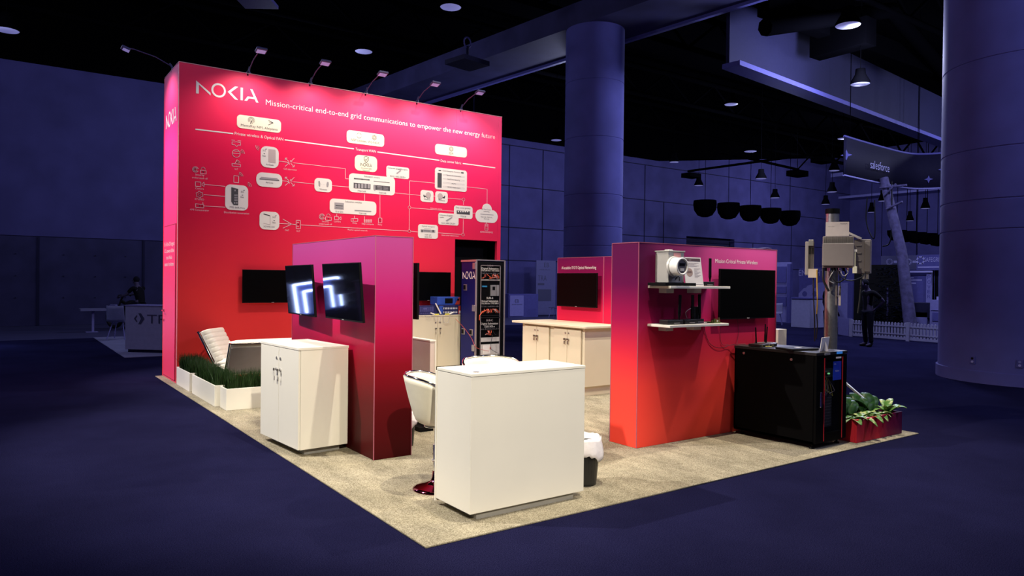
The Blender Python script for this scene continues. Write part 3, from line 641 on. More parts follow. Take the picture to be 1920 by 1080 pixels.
# ============================================================ televisions
def television(label, c, nrm, wd=.945, ht=.525, tilt=0, off=.08, group='television screens on the stand walls', gloss=True, yaw=0):
    """c = centre of the screen front; nrm = heading of the screen normal in degrees; tilt leans the top forward"""
    t = thing('television', label, 'television', c, rad(nrm+90+yaw), group)
    t.rotation_euler = (rad(tilt), 0, rad(nrm+90+yaw))
    # local: x along the width, -y towards the viewer, z up
    MB().box(-wd/2, wd/2, .0, .022, -ht/2, ht/2).build('bezel', BLACK, t, bevel=.002)
    MB().box(-wd/2+.008, wd/2-.008, -.002, .002, -ht/2+.016, ht/2-.008).build('screen', BLACKG if gloss else SCREEN, t)
    b = MB(); b.box(-wd*.36, wd*.36, .022, .055, -ht/2+.03, ht/2-.16); b.build('rear_housing', BLACK, t, bevel=.008)
    b = MB(); b.box(-.02, .02, -.003, -.001, -ht/2+.004, -ht/2+.011); b.build('maker_mark', GREYP, t)
    if off > .06: b = MB(); b.box(-.12, .12, .055, max(.06, off-.01), -.12, .12); b.build('wall_bracket', BLACK, t)
    return t
television('black screen on the big red wall left of the purple partition', (1.505, WY-.09, 1.482), -90, tilt=0, off=.085, gloss=False)
television('black screen on the big red wall above the blue test instruments', (4.33, WY-.09, 1.498), -90, off=.085, gloss=False)
television('left of the two tilted screens on the purple partition', (.455, 3.575, 1.49), 180, tilt=4.5, off=.13, ht=.52, yaw=-3)
television('right of the two tilted screens on the purple partition, nearest the corner', (.445, 2.43, 1.495), 180, tilt=4.5, off=.13, ht=.52, yaw=-2)
television('screen seen edge-on on the far side of the purple partition', (1.125, 2.685, 1.505), 0, tilt=0, off=.136, ht=.53, gloss=False)
television('large black screen on the plum to red partition above the server rack', (4.51, 1.065, 1.50), -90, off=.07, gloss=False, wd=.955, ht=.53)
television('black screen on the crimson partition behind the island counter', (5.20, 4.72, 1.485), 180, off=.09, gloss=False)

# ============================================================ counters and cabinets
def keyset(b, x, y, z): pass
def cabinet(label, loc, rz, wd, dp, ht, doors=2, WHITE=WHITE, WHITE2=WHITE2, group='white lockable cabinets of the stand', keys=True, framed=False, plinth=.06):
    """door face at local y=0 looking to -y, width along x from 0"""
    t = thing('cabinet', label, 'cabinet', loc, rz, group)
    t['group'] = group
    MB().box(.0, wd, .02, dp, plinth, ht-.012).build('body', WHITE, t, bevel=.003)
    MB().box(-.004, wd+.004, -.004, dp+.004, ht-.022, ht).build('top', WHITE2, t, bevel=.002)
    MB().box(.07, wd-.07, .09, dp-.05, 0, plinth).build('plinth', PLINTH, t)
    xs = [(0.002, wd/2-.0025), (wd/2+.0025, wd-.002)]
    for k, (a, c) in enumerate(xs):
        d = MB().box(a, c, 0, .018, plinth+.004, ht-.026).build('door', WHITE, t, bevel=.002)
        s = -1 if k == 0 else 1; x = wd/2+s*.045
        MB().cyl((x, 0, ht-.13), (x, -.006, ht-.13), .014).build('latch_button', STEEL, d); MB().cyl((x, 0, ht-.235), (x, -.012, ht-.235), .013).build('lock', STEEL, d)
        if keys:
            b = MB(); b.cyl((x, -.012, ht-.235), (x, -.028, ht-.235), .004, n=6); b.box(x-.012, x+.012, -.034, -.028, ht-.248, ht-.224); b.tube([(x, -.03, ht-.25), (x+.005, -.028, ht-.28), (x-.004, -.026, ht-.30)], .0015, 5); b.box(x-.006, x+.005, -.026, -.023, ht-.34, ht-.298); b.build('key', mat('key_metal', (.22, .20, .18), .35, .8, noise=0), d)
    return t
# left cabinet under the tilted screens: doors look left (-X)
Ca, Cy, Ang = (.097, 2.538), 2.538, .0754
# local x axis runs from far end to near end -> rz = -90deg + Ang
far = V((.097-math.sin(Ang)*.90, 2.538+math.cos(Ang)*.90, 0))
cabinet('white two-door cabinet under the tilted screens, beside the grass planter', (far.x, far.y, FZ), Ang-PI/2, .90, .485, .978)
cabinet('white two-door cabinet carrying the blue test instruments', (3.80, 7.43, FZ), 0, 1.0, .46, .978, WHITE=WARMW, WHITE2=WARMW)
# near reception counter
t = thing('reception_counter', 'plain white reception counter nearest the carpet corner', 'counter', (.4507, .2214, FZ), .0049)
MB().box(0, .997, 0, .45, .05, .960).build('body', WHITE, t, bevel=.003)
MB().box(-.002, .999, -.002, .452, .962, .981).build('top', mat('white_top', (.84, .82, .72), .3, noise=.01), t, bevel=.002)
MB().box(-.004, .996, .452, .468, .03, .958).build('back_door', WHITE, t, bevel=.002)
MB().box(.07, .92, .03, .40, 0, .05).build('plinth', PLINTH, t)
b = MB(); b.cyl((.075, .06, .981), (.075, .06, .984), .022, n=20); b.build('cable_grommet', CHROME, t)
MB().box(-.001, .998, -.001, .451, .9605, .9618).build('seam', GAP, t)
# counter behind the partition, seen from its narrow side
t = thing('side_counter', 'narrow white counter half hidden behind the purple partition', 'counter', (1.625, 2.89, FZ), 0)
MB().box(0, .055, 0, 1.2, .07, .95).build('body', mat('white_laminate_shaded', (.62, .52, .47), .4, noise=.02), t, bevel=.003)  # white body; shade beside the partition painted in as a rose tone
MB().box(-.01, .065, -.01, 1.21, .95, .966).build('top', WHITE2, t, bevel=.002)
MB().box(.055, .07, -.006, 1.2, .05, .95).build('edge_board', WHITE, t)
MB().box(-.10, .06, .02, 1.1, 0, .045).build('foot', BLACK, t)
# island counter
t = thing('island_counter', 'long cream island worktop with overhanging end and rounded corner', 'counter', (0, 0, 0))
pts = rrect(4.50, 5.28, 3.72, 5.47, .05); MB().prism(pts, (0, 0, 0), (1, 0, 0), (0, 1, 0), (0, 0, 1), .965, .995).build('worktop', WARMW, t, bevel=.004)
MB().box(4.58, 5.24, 3.80, 5.26, .14, .965).build('body', WARMW, t, bevel=.003)
MB().box(4.60, 5.22, 3.84, 5.22, FZ, .14).build('plinth', WARMW, t)
b = MB()
for a, c in ((3.86, 4.46), (4.58, 5.18)): b.box(4.574, 4.58, a-.012, c+.012, .16, .945)
b.build('door_recess', mat('shadow_seam', (.30, .25, .17), .6), t)
for a, c in ((3.86, 4.46), (4.58, 5.18)):
    for k, (p, q) in enumerate(((a, (a+c)/2-.003), ((a+c)/2+.003, c))):
        d = MB().box(4.560, 4.576, p, q, .17, .935).build('door', WARMW, t, bevel=.002); yy = (a+c)/2+(-.035 if k == 0 else .035)
        MB().cyl((4.56, yy, .875), (4.553, yy, .875), .012).build('latch_button', STEEL, d); MB().cyl((4.56, yy, .79), (4.548, yy, .79), .011).build('lock', STEEL, d)
        b = MB(); b.box(4.53, 4.538, yy-.016, yy+.016, .775, .803); b.box(4.535, 4.54, yy-.01, yy+.01, .72, .765); b.build('key', MATS['key_metal'], d)
MB().box(5.39, 5.47, 3.70, 3.78, FZ, .96).build('end_post', WARMW, t)

# ============================================================ bar stools
def seatshell(wd, dp, ht, n=20):
    """bucket seat: curved shell; back towards +y, open to -y"""
    b = MB(); vs = []; m = 16; k = 28
    for j in range(m+1):
        v = j/m
        for i in range(k+1):
            a = -PI + 2*PI*i/k      # angle around, 0 = back
            q = max(0, math.cos(a*.5)); topz = ht*(.30+.70*(q*q*(3-2*q)))
            if v < .4: r, z = .58*(v/.4), .03*(v/.4)**3
            else: u = (v-.4)/.6; r, z = .58+.42*u**.85, .03+(topz-.03)*u**1.15
            vs.append((wd/2*r*math.sin(a), dp/2*r*math.cos(a), z))
    fs = [(j*(k+1)+i, j*(k+1)+i+1, (j+1)*(k+1)+i+1, (j+1)*(k+1)+i) for j in range(m) for i in range(k)]
    b.add(vs, fs, True); rim = vs[m*(k+1):]
    return b, rim
def bar_stool(label, loc, rz, sz):
    t = thing('bar_stool', label, 'bar stool', loc, rz, 'cream bucket bar stools at the reception counter')
    s, rim = seatshell(.54, .50, .37); s.xf(Matrix.Translation((0, 0, sz))); st = s.build('seat_shell', LEATHER, t, solid=.022)
    b = MB(); b.tube([V(p)+V((0, 0, sz+.012)) for p in rim], .009, 8); b.build('chrome_trim', CHROME, st)
    b = MB(); b.lathe([(.18, .0), (.18, .008), (.155, .02), (.09, .038), (.045, .06), (.032, .09), (.0305, .14)], n=36); b.build('base', mat('burgundy_chrome', (.30, .05, .09), .10, 1.0, noise=0), t)
    b = MB(); b.cyl((0, 0, .12), (0, 0, sz-.16), .03); b.cyl((0, 0, sz-.2), (0, 0, sz+.0), .018); b.lathe([(.001, sz-.03), (.10, sz-.02), (.10, sz-.01), (.001, sz-.005)]); b.build('column', CHROME, t)
    b = MB(); b.tube([(.10*math.sin(a), .03-.14*math.cos(a), .24) for a in [PI*k/8-PI/2 for k in range(9)]]+[(0, 0, .24)], .009); b.build('footrest', CHROME, t)
    return t
bar_stool('cream bucket bar stool with dark red base beside the left end of the counter', (.655, 1.03, FZ), rad(58), .50)
bar_stool('cream bucket bar stool showing only its back rim above the counter top', (1.44, 1.42, FZ), rad(-12), .535)

# ============================================================ waste bins
def waste_bin(label, loc, h=.34, r=.13, seed=1):
    random.seed(seed)
    t = thing('waste_bin', label, 'waste bin', loc, 0, 'black waste bins with white liners')
    b = MB(); n = 40; vs = []
    prof = [(r*.80, 0), (r*.82, .02), (r, h-.02), (r*1.03, h)]
    b.lathe(prof, n=n); b.lathe([(.001, .003), (r*.80, .003)], n=n); b.build('bin', mat('black_plastic', (.012, .012, .013), .3, noise=.1), t, solid=.006)
    b = MB()
    for k in range(26): a = 2*PI*k/26; b.tube([(r*.83*math.cos(a), r*.83*math.sin(a), .03), (r*1.005*math.cos(a), r*1.005*math.sin(a), h-.04)], .0035, 4)
    b.build('rib', mat('black_plastic', (.012, .012, .013), .3), t)
    L = MB(); m = 9; k = 44; vs = []
    ph = [random.uniform(0, 6) for _ in range(6)]
    for j in range(m+1):
        v = j/m
        for i in range(k):
            a = 2*PI*i/k
            wv = .5*math.sin(7*a+ph[0])+.35*math.sin(13*a+ph[1])+.25*math.sin(19*a+ph[2])
            if v < .45: rr = r*1.04*(.86+.2*v/.45)+.004*wv; z = h-.10+(.15)*(v/.45)+.014*wv*v
            else: q = (v-.45)/.55; rr = r*1.05+.022*math.sin(q*PI*.6)+.012*wv*q; z = h+.05-.15*q-.03*math.sin(2*a+ph[3])*q+.022*wv*q
            vs.append((rr*math.cos(a), rr*math.sin(a), z))
    L.add(vs, [(j*k+i, j*k+(i+1) % k, (j+1)*k+(i+1) % k, (j+1)*k+i) for j in range(m) for i in range(k)], True)
    L.build('liner', mat('white_bag', (.80, .76, .78), .35, noise=.03, bump=.25, bscale=25), t, solid=.002)
    return t
waste_bin('black waste bin with a draped white liner right of the counter', (1.70, .52, FZ), .33, .125, 3)
waste_bin('small black waste bin behind the purple partition', (1.125, 2.46, FZ), .30, .09, 5)

# ============================================================ lounge seats
def lounge_chair(label, loc, rz, wd, group):
    """seat faces local -y"""
    t = thing('lounge_chair', label, 'lounge chair', loc, rz, group)
    b = MB(); n = 9; 
    # channelled back cushion as a curved slab with ribs
    def cushion(p0, p1, nrm, thick, ribs):
        m = ribs*8; vs = []; k = 10; p0, p1, nrm = V(p0), V(p1), V(nrm).normalized()
        for j in range(m+1):
            v = j/m; bulge = abs(math.sin(PI*v*ribs))**.30
            for i in range(k+1):
                u = -1+2*i/k; ed = (1-abs(u)**8)
                c = p0.lerp(p1, v)
                vs.append(c+V((u*wd/2, 0, 0))+nrm*(thick*(.86+.14*bulge)*(.55+.45*ed)))
        for j in range(m+1):
            v = j/m
            for i in range(k+1): u = -1+2*i/k; vs.append(p0.lerp(p1, v)+V((u*wd/2, 0, 0)))
        N = (m+1)*(k+1); q = MB(); fs = []
        for j in range(m):
            for i in range(k):
                a = j*(k+1)+i; fs.append((a, a+1, a+k+2, a+k+1)); fs.append((N+a, N+a+k+1, N+a+k+2, N+a+1))
        for j in range(m):
            for i in (0, k): a = j*(k+1)+i; fs.append((a, a+k+1, N+a+k+1, N+a) if i == 0 else (a, N+a, N+a+k+1, a+k+1))
        for i in range(k):
            for j in (0, m): a = j*(k+1)+i; fs.append((a, N+a, N+a+1, a+1) if j == 0 else (a, a+1, N+a+1, N+a))
        q.add(vs, fs, True); return q
    cushion((0, .18, .36), (0, .42, .80), (0, -.88, .48), .11, 7).build('back_cushion', LEATHER, t)
    cushion((0, -.34, .34), (0, .20, .32), (0, 0, 1), .10, 6).build('seat_cushion', LEATHER, t)
    b = MB(); b.prism([(-wd/2+.02, .02), (wd/2-.02, .02), (wd/2-.01, .47), (-wd/2+.01, .47)], (0, .21, .33), (1, 0, 0), V((0, .24, .44)).normalized(), V((0, .88, -.48)), 0, .012); b.build('back_shell', GREYF, t)
    for s in (-1, 1):
        b = MB(); x = s*(wd/2+.004); b.tube([(x, .45, .81), (x, .20, .33), (x, -.36, .30)], .016, 6); b.tube([(x, .33, .02), (x, -.02, .30), (x, -.30, .02)], .014, 6); b.build('side_frame', CHROME, t)
    b = MB(); b.tube([(-wd/2, .455, .795), (wd/2, .455, .795)], .013, 6); b.build('top_rail', mat('dark_chrome', (.10, .08, .08), .2, .9, noise=0), t)
    return t
lounge_chair('cream channelled lounge chair turned towards the right, against the red wall', (.82, 7.33, FZ), rad(49), .56, 'cream lounge seats behind the grass')
lounge_chair('wide cream lounge seat seen from its grey back behind the grass', (.99, 6.44, FZ), rad(180), 1.2, 'cream lounge seats behind the grass').scale = (1, 1, .92)

# ============================================================ grass planters
GRASS = mat('dark_grass', (.013, .036, .006), .5, noise=.5, nscale=30, spec=.3)
def grass_planter(label, x0, x1, y0, y1, seed):
    random.seed(seed); t = thing('grass_planter', label, 'planter', (0, 0, FZ), 0, 'white planters with artificial grass')
    h = .26; b = MB(); k = .018
    b.box(x0, x1, y0, y0+k, 0, h); b.box(x0, x1, y1-k, y1, 0, h); b.box(x0, x0+k, y0+k, y1-k, 0, h); b.box(x1-k, x1, y0+k, y1-k, 0, h); b.box(x0+k, x1-k, y0+k, y1-k, .01, .2)
    b.build('planter_box', WHITE, t, bevel=.003)
    g = MB(); n = int((x1-x0)*(y1-y0)*9000)
    for _ in range(n):
        x = random.uniform(x0+.03, x1-.03); y = random.uniform(y0+.03, y1-.03); hh = random.uniform(.20, .30)*(1-.25*random.random()**3); lean = random.uniform(0, .06)+(.06 if random.random() < .06 else 0); a = random.uniform(0, 2*PI); wv = random.uniform(.0022, .004)
        ca, sa = math.cos(a), math.sin(a); q = random.uniform(0, PI); wx, wy = wv*math.cos(q), wv*math.sin(q)
        z0 = .2
        p1 = (x+ca*lean*.3, y+sa*lean*.3, z0+hh*.6); p2 = (x+ca*lean, y+sa*lean, z0+hh)
        g.add([(x-wx, y-wy, z0), (x+wx, y+wy, z0), (p1[0]+wx*.8, p1[1]+wy*.8, p1[2]), (p1[0]-wx*.8, p1[1]-wy*.8, p1[2]), p2], [(0, 1, 2, 3), (3, 2, 4)])
    o = g.build('grass', GRASS, t); o['kind'] = 'stuff'
    return t
grass_planter('white grass planter standing right against the tall pink wall', .10, .40, 7.00, 7.88, 1)
grass_planter('white grass planter in the middle of the left row', .105, .36, 5.60, 6.86, 2)
grass_planter('white grass planter turned across, next to the cabinet with keys', .155, 1.30, 5.24, 5.54, 3)

# ============================================================ shelves on the plum partition
def shelf(label, x0, x1, z, grp='white shelves on the plum partition'):
    t = thing('wall_shelf', label, 'shelf', (0, 0, 0), 0, grp)
    MB().box(x0, x1, .855, 1.146, z-.024, z).build('board', WHITE2, t, bevel=.003)
    for x in (x0+.21, x0+.62):
        MB().box(x-.055, x+.055, 1.05, 1.146, z-.072, z-.024).build('bracket', mat('bracket_grey', (.42, .36, .38), .5), t, bevel=.004)
    return t
S1, S2 = 1.583, 1.212
shelf('upper white shelf with the meter box on it', 3.05, 3.93, S1)
shelf('lower white shelf with the small black antenna boxes', 3.05, 3.915, S2)
# electricity meter in its box
GREYB = mat('grey_enamel', (.40, .39, .37), .4, noise=.04)
t = thing('electricity_meter', 'round white electricity meter on a grey wall box, on the upper shelf', 'electricity meter', (3.18, .98, S1))
MB().box(-.08, .14, -.05, .12, .03, .325).build('meter_box', GREYB, t, bevel=.006)
MB().box(-.088, .148, -.058, .125, .325, .338).build('box_lid', GREYB, t, bevel=.004)
b = MB(); b.cyl((.03, .05, .338), (.03, .05, .352), .045, .035, n=20); b.build('conduit_cap', GREYB, t)
MB().box(-.01, .09, -.0525, -.05, .275, .318).build('warning_label', mat('red_white_label', (.75, .35, .33), .5), t)
c = V((-.01, -.05, .185)); ax = V((-.0, -1, 0))
b = MB(); b.cyl(c, c+ax*.02, .100, .096, n=36); b.build('collar', mat('meter_collar', (.62, .61, .58), .35), t)
b = MB(); b.cyl(c+ax*.02, c+ax*.105, .086, .083, n=36); b.build('housing', mat('meter_white', (.86, .85, .82), .3), t)
b = MB(); b.cyl(c+ax*.105, c+ax*.107, .068, n=36); f = b.build('dial', mat('dial_grey', (.16, .15, .15), .25), t)
b = MB(); b.obox(c+ax*.109+V((0, 0, .018)), (.075, .003, .025)); b.build('display', BLACKG, f)
b = MB(); b.obox(c+ax*.109+V((.0, 0, -.030)), (.05, .003, .025)); b.build('rating_plate', mat('plate_white', (.6, .58, .56), .5), f)
b = MB()
n = 36; 
ring = [c+ax*.107+V((.075*math.cos(2*PI*k/n), 0, .075*math.sin(2*PI*k/n))) for k in range(n+1)]; b.tube(ring, .010, 8, cap=False); b.build('rim', MATS['meter_white'], t)
b = MB(); b.tube([(.02, -.052, .06), (.03, -.06, .085), (.05, -.06, .09), (.07, -.06, .08), (.075, -.053, .05)], .004, 6); b.build('seal_wire', BLACK, t)
MB().box(-.17, .26, -.10, .13, .0, .03).build('stand_plate', BLACK, t, bevel=.003)
b = MB(); b.prism([(0, 0), (.10, 0), (0, .15)], (.17, .06, .03), (1, 0, 0), (0, 0, 1), (0, 1, 0), 0, .01); b.prism([(0, 0), (.10, 0), (0, .15)], (.17, -.06, .03), (1, 0, 0), (0, 0, 1), (0, 1, 0), 0, .01); b.build('stand_bracket', BLACK, t)
# info card on the shelf
PAPER = mat('white_paper', (.85, .80, .76), .5, noise=.01)
t = thing('information_card', 'leaning white information card with a dark header beside the meter', 'card', (3.43, .885, S1))
t.rotation_euler = (rad(-10), rad(0), rad(-6))
cardb = MB().box(-.115, .115, 0, .006, 0, .285).build('sheet', PAPER, t)
PC = Plane('y', 0, (1, 0, 0), (0, -1, 0))
b = MB(); poly(b, PC, [(-.105, .245), (.105, .245), (.105, .275), (-.105, .275)], 0, .001); b.build('header_band', mat('header_brown', (.09, .05, .05), .5, noise=0), cardb)
b = MB(); text(b, PC, 'NOKIA', -.095, .254, -.065, h=.010, d=.002); text(b, PC, 'itron', -.045, .254, -.015, h=.010, d=.002); b.build('lettering', PAPER, cardb)
b = MB(); poly(b, PC, circ(-.052, .135, .042, 0, 360, 24)[:-1], 0, .001); b.build('meter_picture', mat('picture_brown', (.42, .30, .25), .5, noise=0), cardb)
b = MB(); poly(b, PC, [(-.08, .13), (-.025, .13), (-.025, .15), (-.08, .15)], .001, .002)
for k in range(5): poly(b, PC, [(-.095, .228-k*.009), (.08-.03*(k % 3), .228-k*.009), (.08-.03*(k % 3), .2295-k*.009), (-.095, .2295-k*.009)], 0, .001)
for k in range(9): poly(b, PC, [(.01, .172-k*.011), (.09-.02*(k % 3), .172-k*.011), (.09-.02*(k % 3), .1735-k*.011), (.01, .1735-k*.011)], 0, .001)
b.build('text_line', mat('brown_print', (.20, .13, .11), .5, noise=0), cardb)
b = MB(); poly(b, PC, [(-.105, .012), (.105, .012), (.105, .016), (-.105, .016)], 0, .001); b.build('footer_line', mat('navy_print', (.02, .02, .07), .5, noise=0), cardb)
# antenna boxes
GOLD = mat('brass_port', (.55, .40, .15), .3, .8, noise=0)
def antenna_box(label, loc, ah, lean=0, group='small black antenna boxes on the lower shelf', wd=.17, rz=0):
    t = thing('radio_modem', label, 'radio modem', loc, rz, group)
    MB().box(-wd/2, wd/2, -.05, .06, .003, .045).build('housing', mat('modem_black', (.008, .008, .009), .4), t, bevel=.004)
    for k in range(4): pass
    b = MB()
    b.cyl((wd/2-.03, -.02, .045), (wd/2-.03, -.02, .075), .008); b.build('antenna_joint', BLACK, t)
    b = MB(); b.cyl((wd/2-.03, -.02, .07), (wd/2-.03+lean*.3, -.02, .10), .009, .016, n=10); b.obox((wd/2-.03+lean*.65, -.02, .10+ah/2), (.036, .012, ah), Matrix.Rotation(math.atan2(lean*.7, ah), 3, 'Y')); b.build('antenna', BLACK, t, bevel=.005)
    b = MB(); b.box(-.02, .06, -.0515, -.05, .012, .017); b.build('status_label', GREYP, t)
    return t
antenna_box('black modem with a single tall antenna at the right of the upper shelf', (3.65, .95, S1), .18, 0, 'small black antenna boxes on the shelves')
antenna_box('left antenna box on the lower shelf, flat with a tall antenna', (3.19, .96, S2), .185, .012, 'small black antenna boxes on the shelves', .22)
antenna_box('middle antenna box on the lower shelf with an upright antenna', (3.40, .955, S2), .185, .003, 'small black antenna boxes on the shelves')
t = antenna_box('tall black gateway box with a short antenna on the lower shelf', (3.58, 1.0, S2), .19, -.012, 'small black antenna boxes on the shelves', .14)
MB().box(-.02, .085, .0, .05, .045, .165).build('gateway_case', MATS['modem_black'], t, bevel=.004)
t = thing('circuit_board', 'bare green and yellow circuit board with brass ports on the lower shelf', 'circuit board', (3.80, .95, S2))
MB().box(-.07, .055, -.05, .05, .006, .010).build('board', mat('circuit_green', (.10, .14, .03), .5, noise=.6, nscale=60), t)
for x, h, m in ((-.055, .02, GOLD), (-.03, .03, MATS['circuit_green']), (-.005, .035, GOLD), (.02, .02, PAPER), (.045, .045, GOLD)): MB().box(x-.007, x+.007, -.03, -.012, .010, .010+h).build('port', m, t)
for x in (-.05, .05): MB().box(x-.004, x+.004, -.04, .04, 0, .006).build('foot', BLACK, t)
def cable(label, pts, r, m, group=None, cat='cable'):
    # smooth through points
    P = [V(p) for p in pts]; out = []
    for i in range(len(P)-1):
        p0, p1, p2, p3 = P[max(i-1, 0)], P[i], P[i+1], P[min(i+2, len(P)-1)]
        for k in range(8):
            s = k/8; out.append(.5*((2*p1)+(p2-p0)*s+(2*p0-5*p1+4*p2-p3)*s*s+(3*p1-p0-3*p2+p3)*s**3))
    out.append(P[-1]); o = MB().tube(out, r, 6).build('cable', m, None); tag(o, label, cat, group); return o
CGREY = mat('cable_grey', (.45, .40, .42), .5); CBLK = mat('cable_black', (.012, .012, .014), .45); CRED = mat('cable_red', (.45, .05, .03), .5); CYEL = mat('cable_yellow', (.62, .55, .10), .5)
cable('pale grey cable looped between the antenna boxes on the lower shelf', [(3.50, 1.04, S2+.05), (3.47, 1.03, S2+.11), (3.55, 1.02, S2+.15), (3.61, 1.02, S2+.10), (3.58, 1.02, S2+.06), (3.62, 1.03, S2+.14), (3.70, 1.05, S2+.19)], .0035, CGREY)
cable('thin black cable hanging from the lower shelf down to the server rack', [(3.82, 1.02, S2+.01), (3.86, 1.12, S2+.0), (3.90, 1.14, 1.10), (3.98, 1.14, .98), (4.12, 1.13, .93), (4.30, 1.12, .955), (4.45, 1.05, .965)], .003, CBLK)
cable('thin pale cable hanging under the right end of the screen', [(4.42, 1.14, 1.24), (4.45, 1.14, 1.10), (4.42, 1.13, 1.0), (4.34, 1.08, .965)], .0022, mat('cable_wine', (.10, .02, .03), .5))
cable('thin dark cable hanging straight down from the screen', [(4.15, 1.143, 1.25), (4.14, 1.143, 1.1), (4.17, 1.14, .97), (4.25, 1.12, .962)], .0022, MATS['cable_wine'])

# ============================================================ server rack
RX0, RX1, RY0, RY1, RH = 4.335, 4.875, .15, 1.10, .952
t = thing('server_rack', 'low black server rack with a glass door and red edge strips', 'server rack', (0, 0, 0))
RB = mat('rack_black', (.0015, .0015, .0018), .6, noise=.05, spec=.04)
b = MB(); b.box(RX0, RX0+.02, RY0+.03, RY1, .06, RH-.02); b.box(RX1-.02, RX1, RY0+.03, RY1, .06, RH-.02); b.box(RX0, RX1, RY1-.02, RY1, .06, RH-.02); b.box(RX0, RX1, RY0+.03, RY1, .06, .09)
b.build('cabinet', RB, t, bevel=.003)
MB().box(RX0-.004, RX1+.004, RY0, RY1+.004, RH-.03, RH).build('top', mat('rack_top', (.016, .015, .016), .5, spec=.2), t, bevel=.004)
for x in (RX0+.05, RX1-.05):
    for y in (RY0+.07, RY1-.07):
        b = MB(); b.cyl((x, y, FZ), (x, y, .03), .028, .022); b.cyl((x, y, .03), (x, y, .07), .01); b.build('foot', BLACK, t)
d = t
b = MB(); dz0, dz1 = .075, RH-.035
b.box(RX0+.004, RX0+.135, RY0, RY0+.028, dz0, dz1); b.box(RX1-.085, RX1-.004, RY0, RY0+.028, dz0, dz1); b.box(RX0+.135, RX1-.085, RY0, RY0+.028, dz0, dz0+.085); b.box(RX0+.135, RX1-.085, RY0, RY0+.028, dz1-.045, dz1)
door = b.build('door', RB, t, bevel=.002)
gl = mat('smoked_glass', (.02, .02, .02), .03, noise=0); gl.node_tree.nodes['Principled BSDF'].inputs['Alpha'].default_value = .10
MB().box(RX0+.135, RX1-.085, RY0+.012, RY0+.016, dz0+.085, dz1-.045).build('glass_pane', gl, door)
REDS = mat('red_strip', (.55, .02, .03), .4, noise=0)
for x in (RX0+.135, RX1-.085): MB().box(x-.004, x+.004, RY0-.004, RY0, dz0+.01, dz1-.02).build('red_strip', REDS, door)
b = MB(); b.box(RX0+.055, RX0+.085, RY0-.016, RY0, .42, .57); b.build('handle', CHROME, door, bevel=.008)
for y, z in ((.98, .88), (.42, .865)):
    b = MB(); b.cyl((RX0, y, z), (RX0-.008, y, z), .013); b.build('side_lock', STEEL, t)
PK = Plane('y', RY0, (1, 0, 0), (0, -1, 0))
b = MB(); poly(b, PK, [(RX0+.13, RH-.028), (RX0+.225, RH-.028), (RX0+.225, RH-.006), (RX0+.13, RH-.006)], .001, .004); k = b.build('name_plate', mat('plate_grey', (.35, .34, .33), .4), t)
b = MB(); logo(b, PK, RX0+.14, RH-.022, .075, .011, .004, .005); b.build('logo', INK, k)
b = MB(); poly(b, PK, [(RX0+.345, RH-.026), (RX0+.445, RH-.026), (RX0+.445, RH-.003), (RX0+.345, RH-.003)], .001, .004); b.build('blue_badge_glow', mat('blue_badge_glow', (.05, .25, .75), .4, emis=.25, ecol=(.05, .3, .9)), t)  # badge is no lamp; its brightness is put in as a glow
b = MB(); poly(b, PK, [(RX0+.335, RH-.070), (RX0+.425, RH-.070), (RX0+.425, RH-.054), (RX0+.335, RH-.054)], .001, .003); b.build('white_sticker', PAPER, door)
b = MB(); poly(b, PK, [(RX0+.30, RH-.285), (RX0+.445, RH-.285), (RX0+.445, RH-.10), (RX0+.30, RH-.10)], -.010, -.006); k = b.build('blue_label', mat('royal_blue_label', (.015, .045, .42), .4), door)
b = MB(); text(b, PK, 'NOKIA', RX0+.31, RH-.13, RX0+.345, h=.012, d=-.004); text(b, PK, 'NetGuard', RX0+.335, RH-.20, RX0+.40, h=.014, d=-.004); b.build('lettering', INKW, k)
# equipment inside
DG = mat('server_dark', (.10, .10, .10), .5, noise=.3, nscale=50)
MB().box(RX0+.06, RX1-.06, RY0+.10, RY0+.6, .685, .765).build('network_switch', mat('switch_grey', (.6, .58, .56), .4), t, bevel=.003)
b = MB()
for k in range(8): b.box(RX0+.20+k*.022, RX0+.214+k*.022, RY0+.096, RY0+.10, .70, .735)
b.build('switch_port', BLACK, t)
MB().box(RX0+.06, RX1-.06, RY0+.10, RY0+.7, .60, .64).build('server_unit', DG, t); MB().box(RX0+.06, RX1-.06, RY0+.12, RY0+.7, .18, .50).build('server_unit', DG, t)
b = MB(); 
for k in range(10): b.box(RX0+.07, RX1-.07, RY0+.116, RY0+.12, .20+k*.03, .203+k*.03)
b.build('server_grille', mat('grille_grey', (.32, .31, .30), .5), t)
MB().box(RX0+.17, RX0+.24, RY0+.112, RY0+.116, .20, .28).build('side_vent', MATS['grille_grey'], t)
random.seed(11)
for k in range(9):
    x = RX0+.19+.02*k; z = .70-.01*(k % 3); dx = random.uniform(-.03, .03)
    cb = MB(); pts = [(x, RY0+.095, z), (x+dx, RY0+.06, z-.05), (x+dx*2+(.05 if k > 5 else -.02), RY0+.055, z-.13-.02*(k % 4)), (x+dx-.02, RY0+.06, .56-.015*(k % 3)), (x-.05, RY0+.09, .58)]
    cb.tube(pts, .0035, 5); cb.build('patch_cable', (CYEL, CYEL, CGREY)[k % 3], t)
MB().box(RX0+.35, RX0+.375, RY0+.085, RY0+.096, .715, .728).build('status_light', mat('green_led', (.1, .6, .2), .4, emis=.6, ecol=(.3, 1, .4)), t)
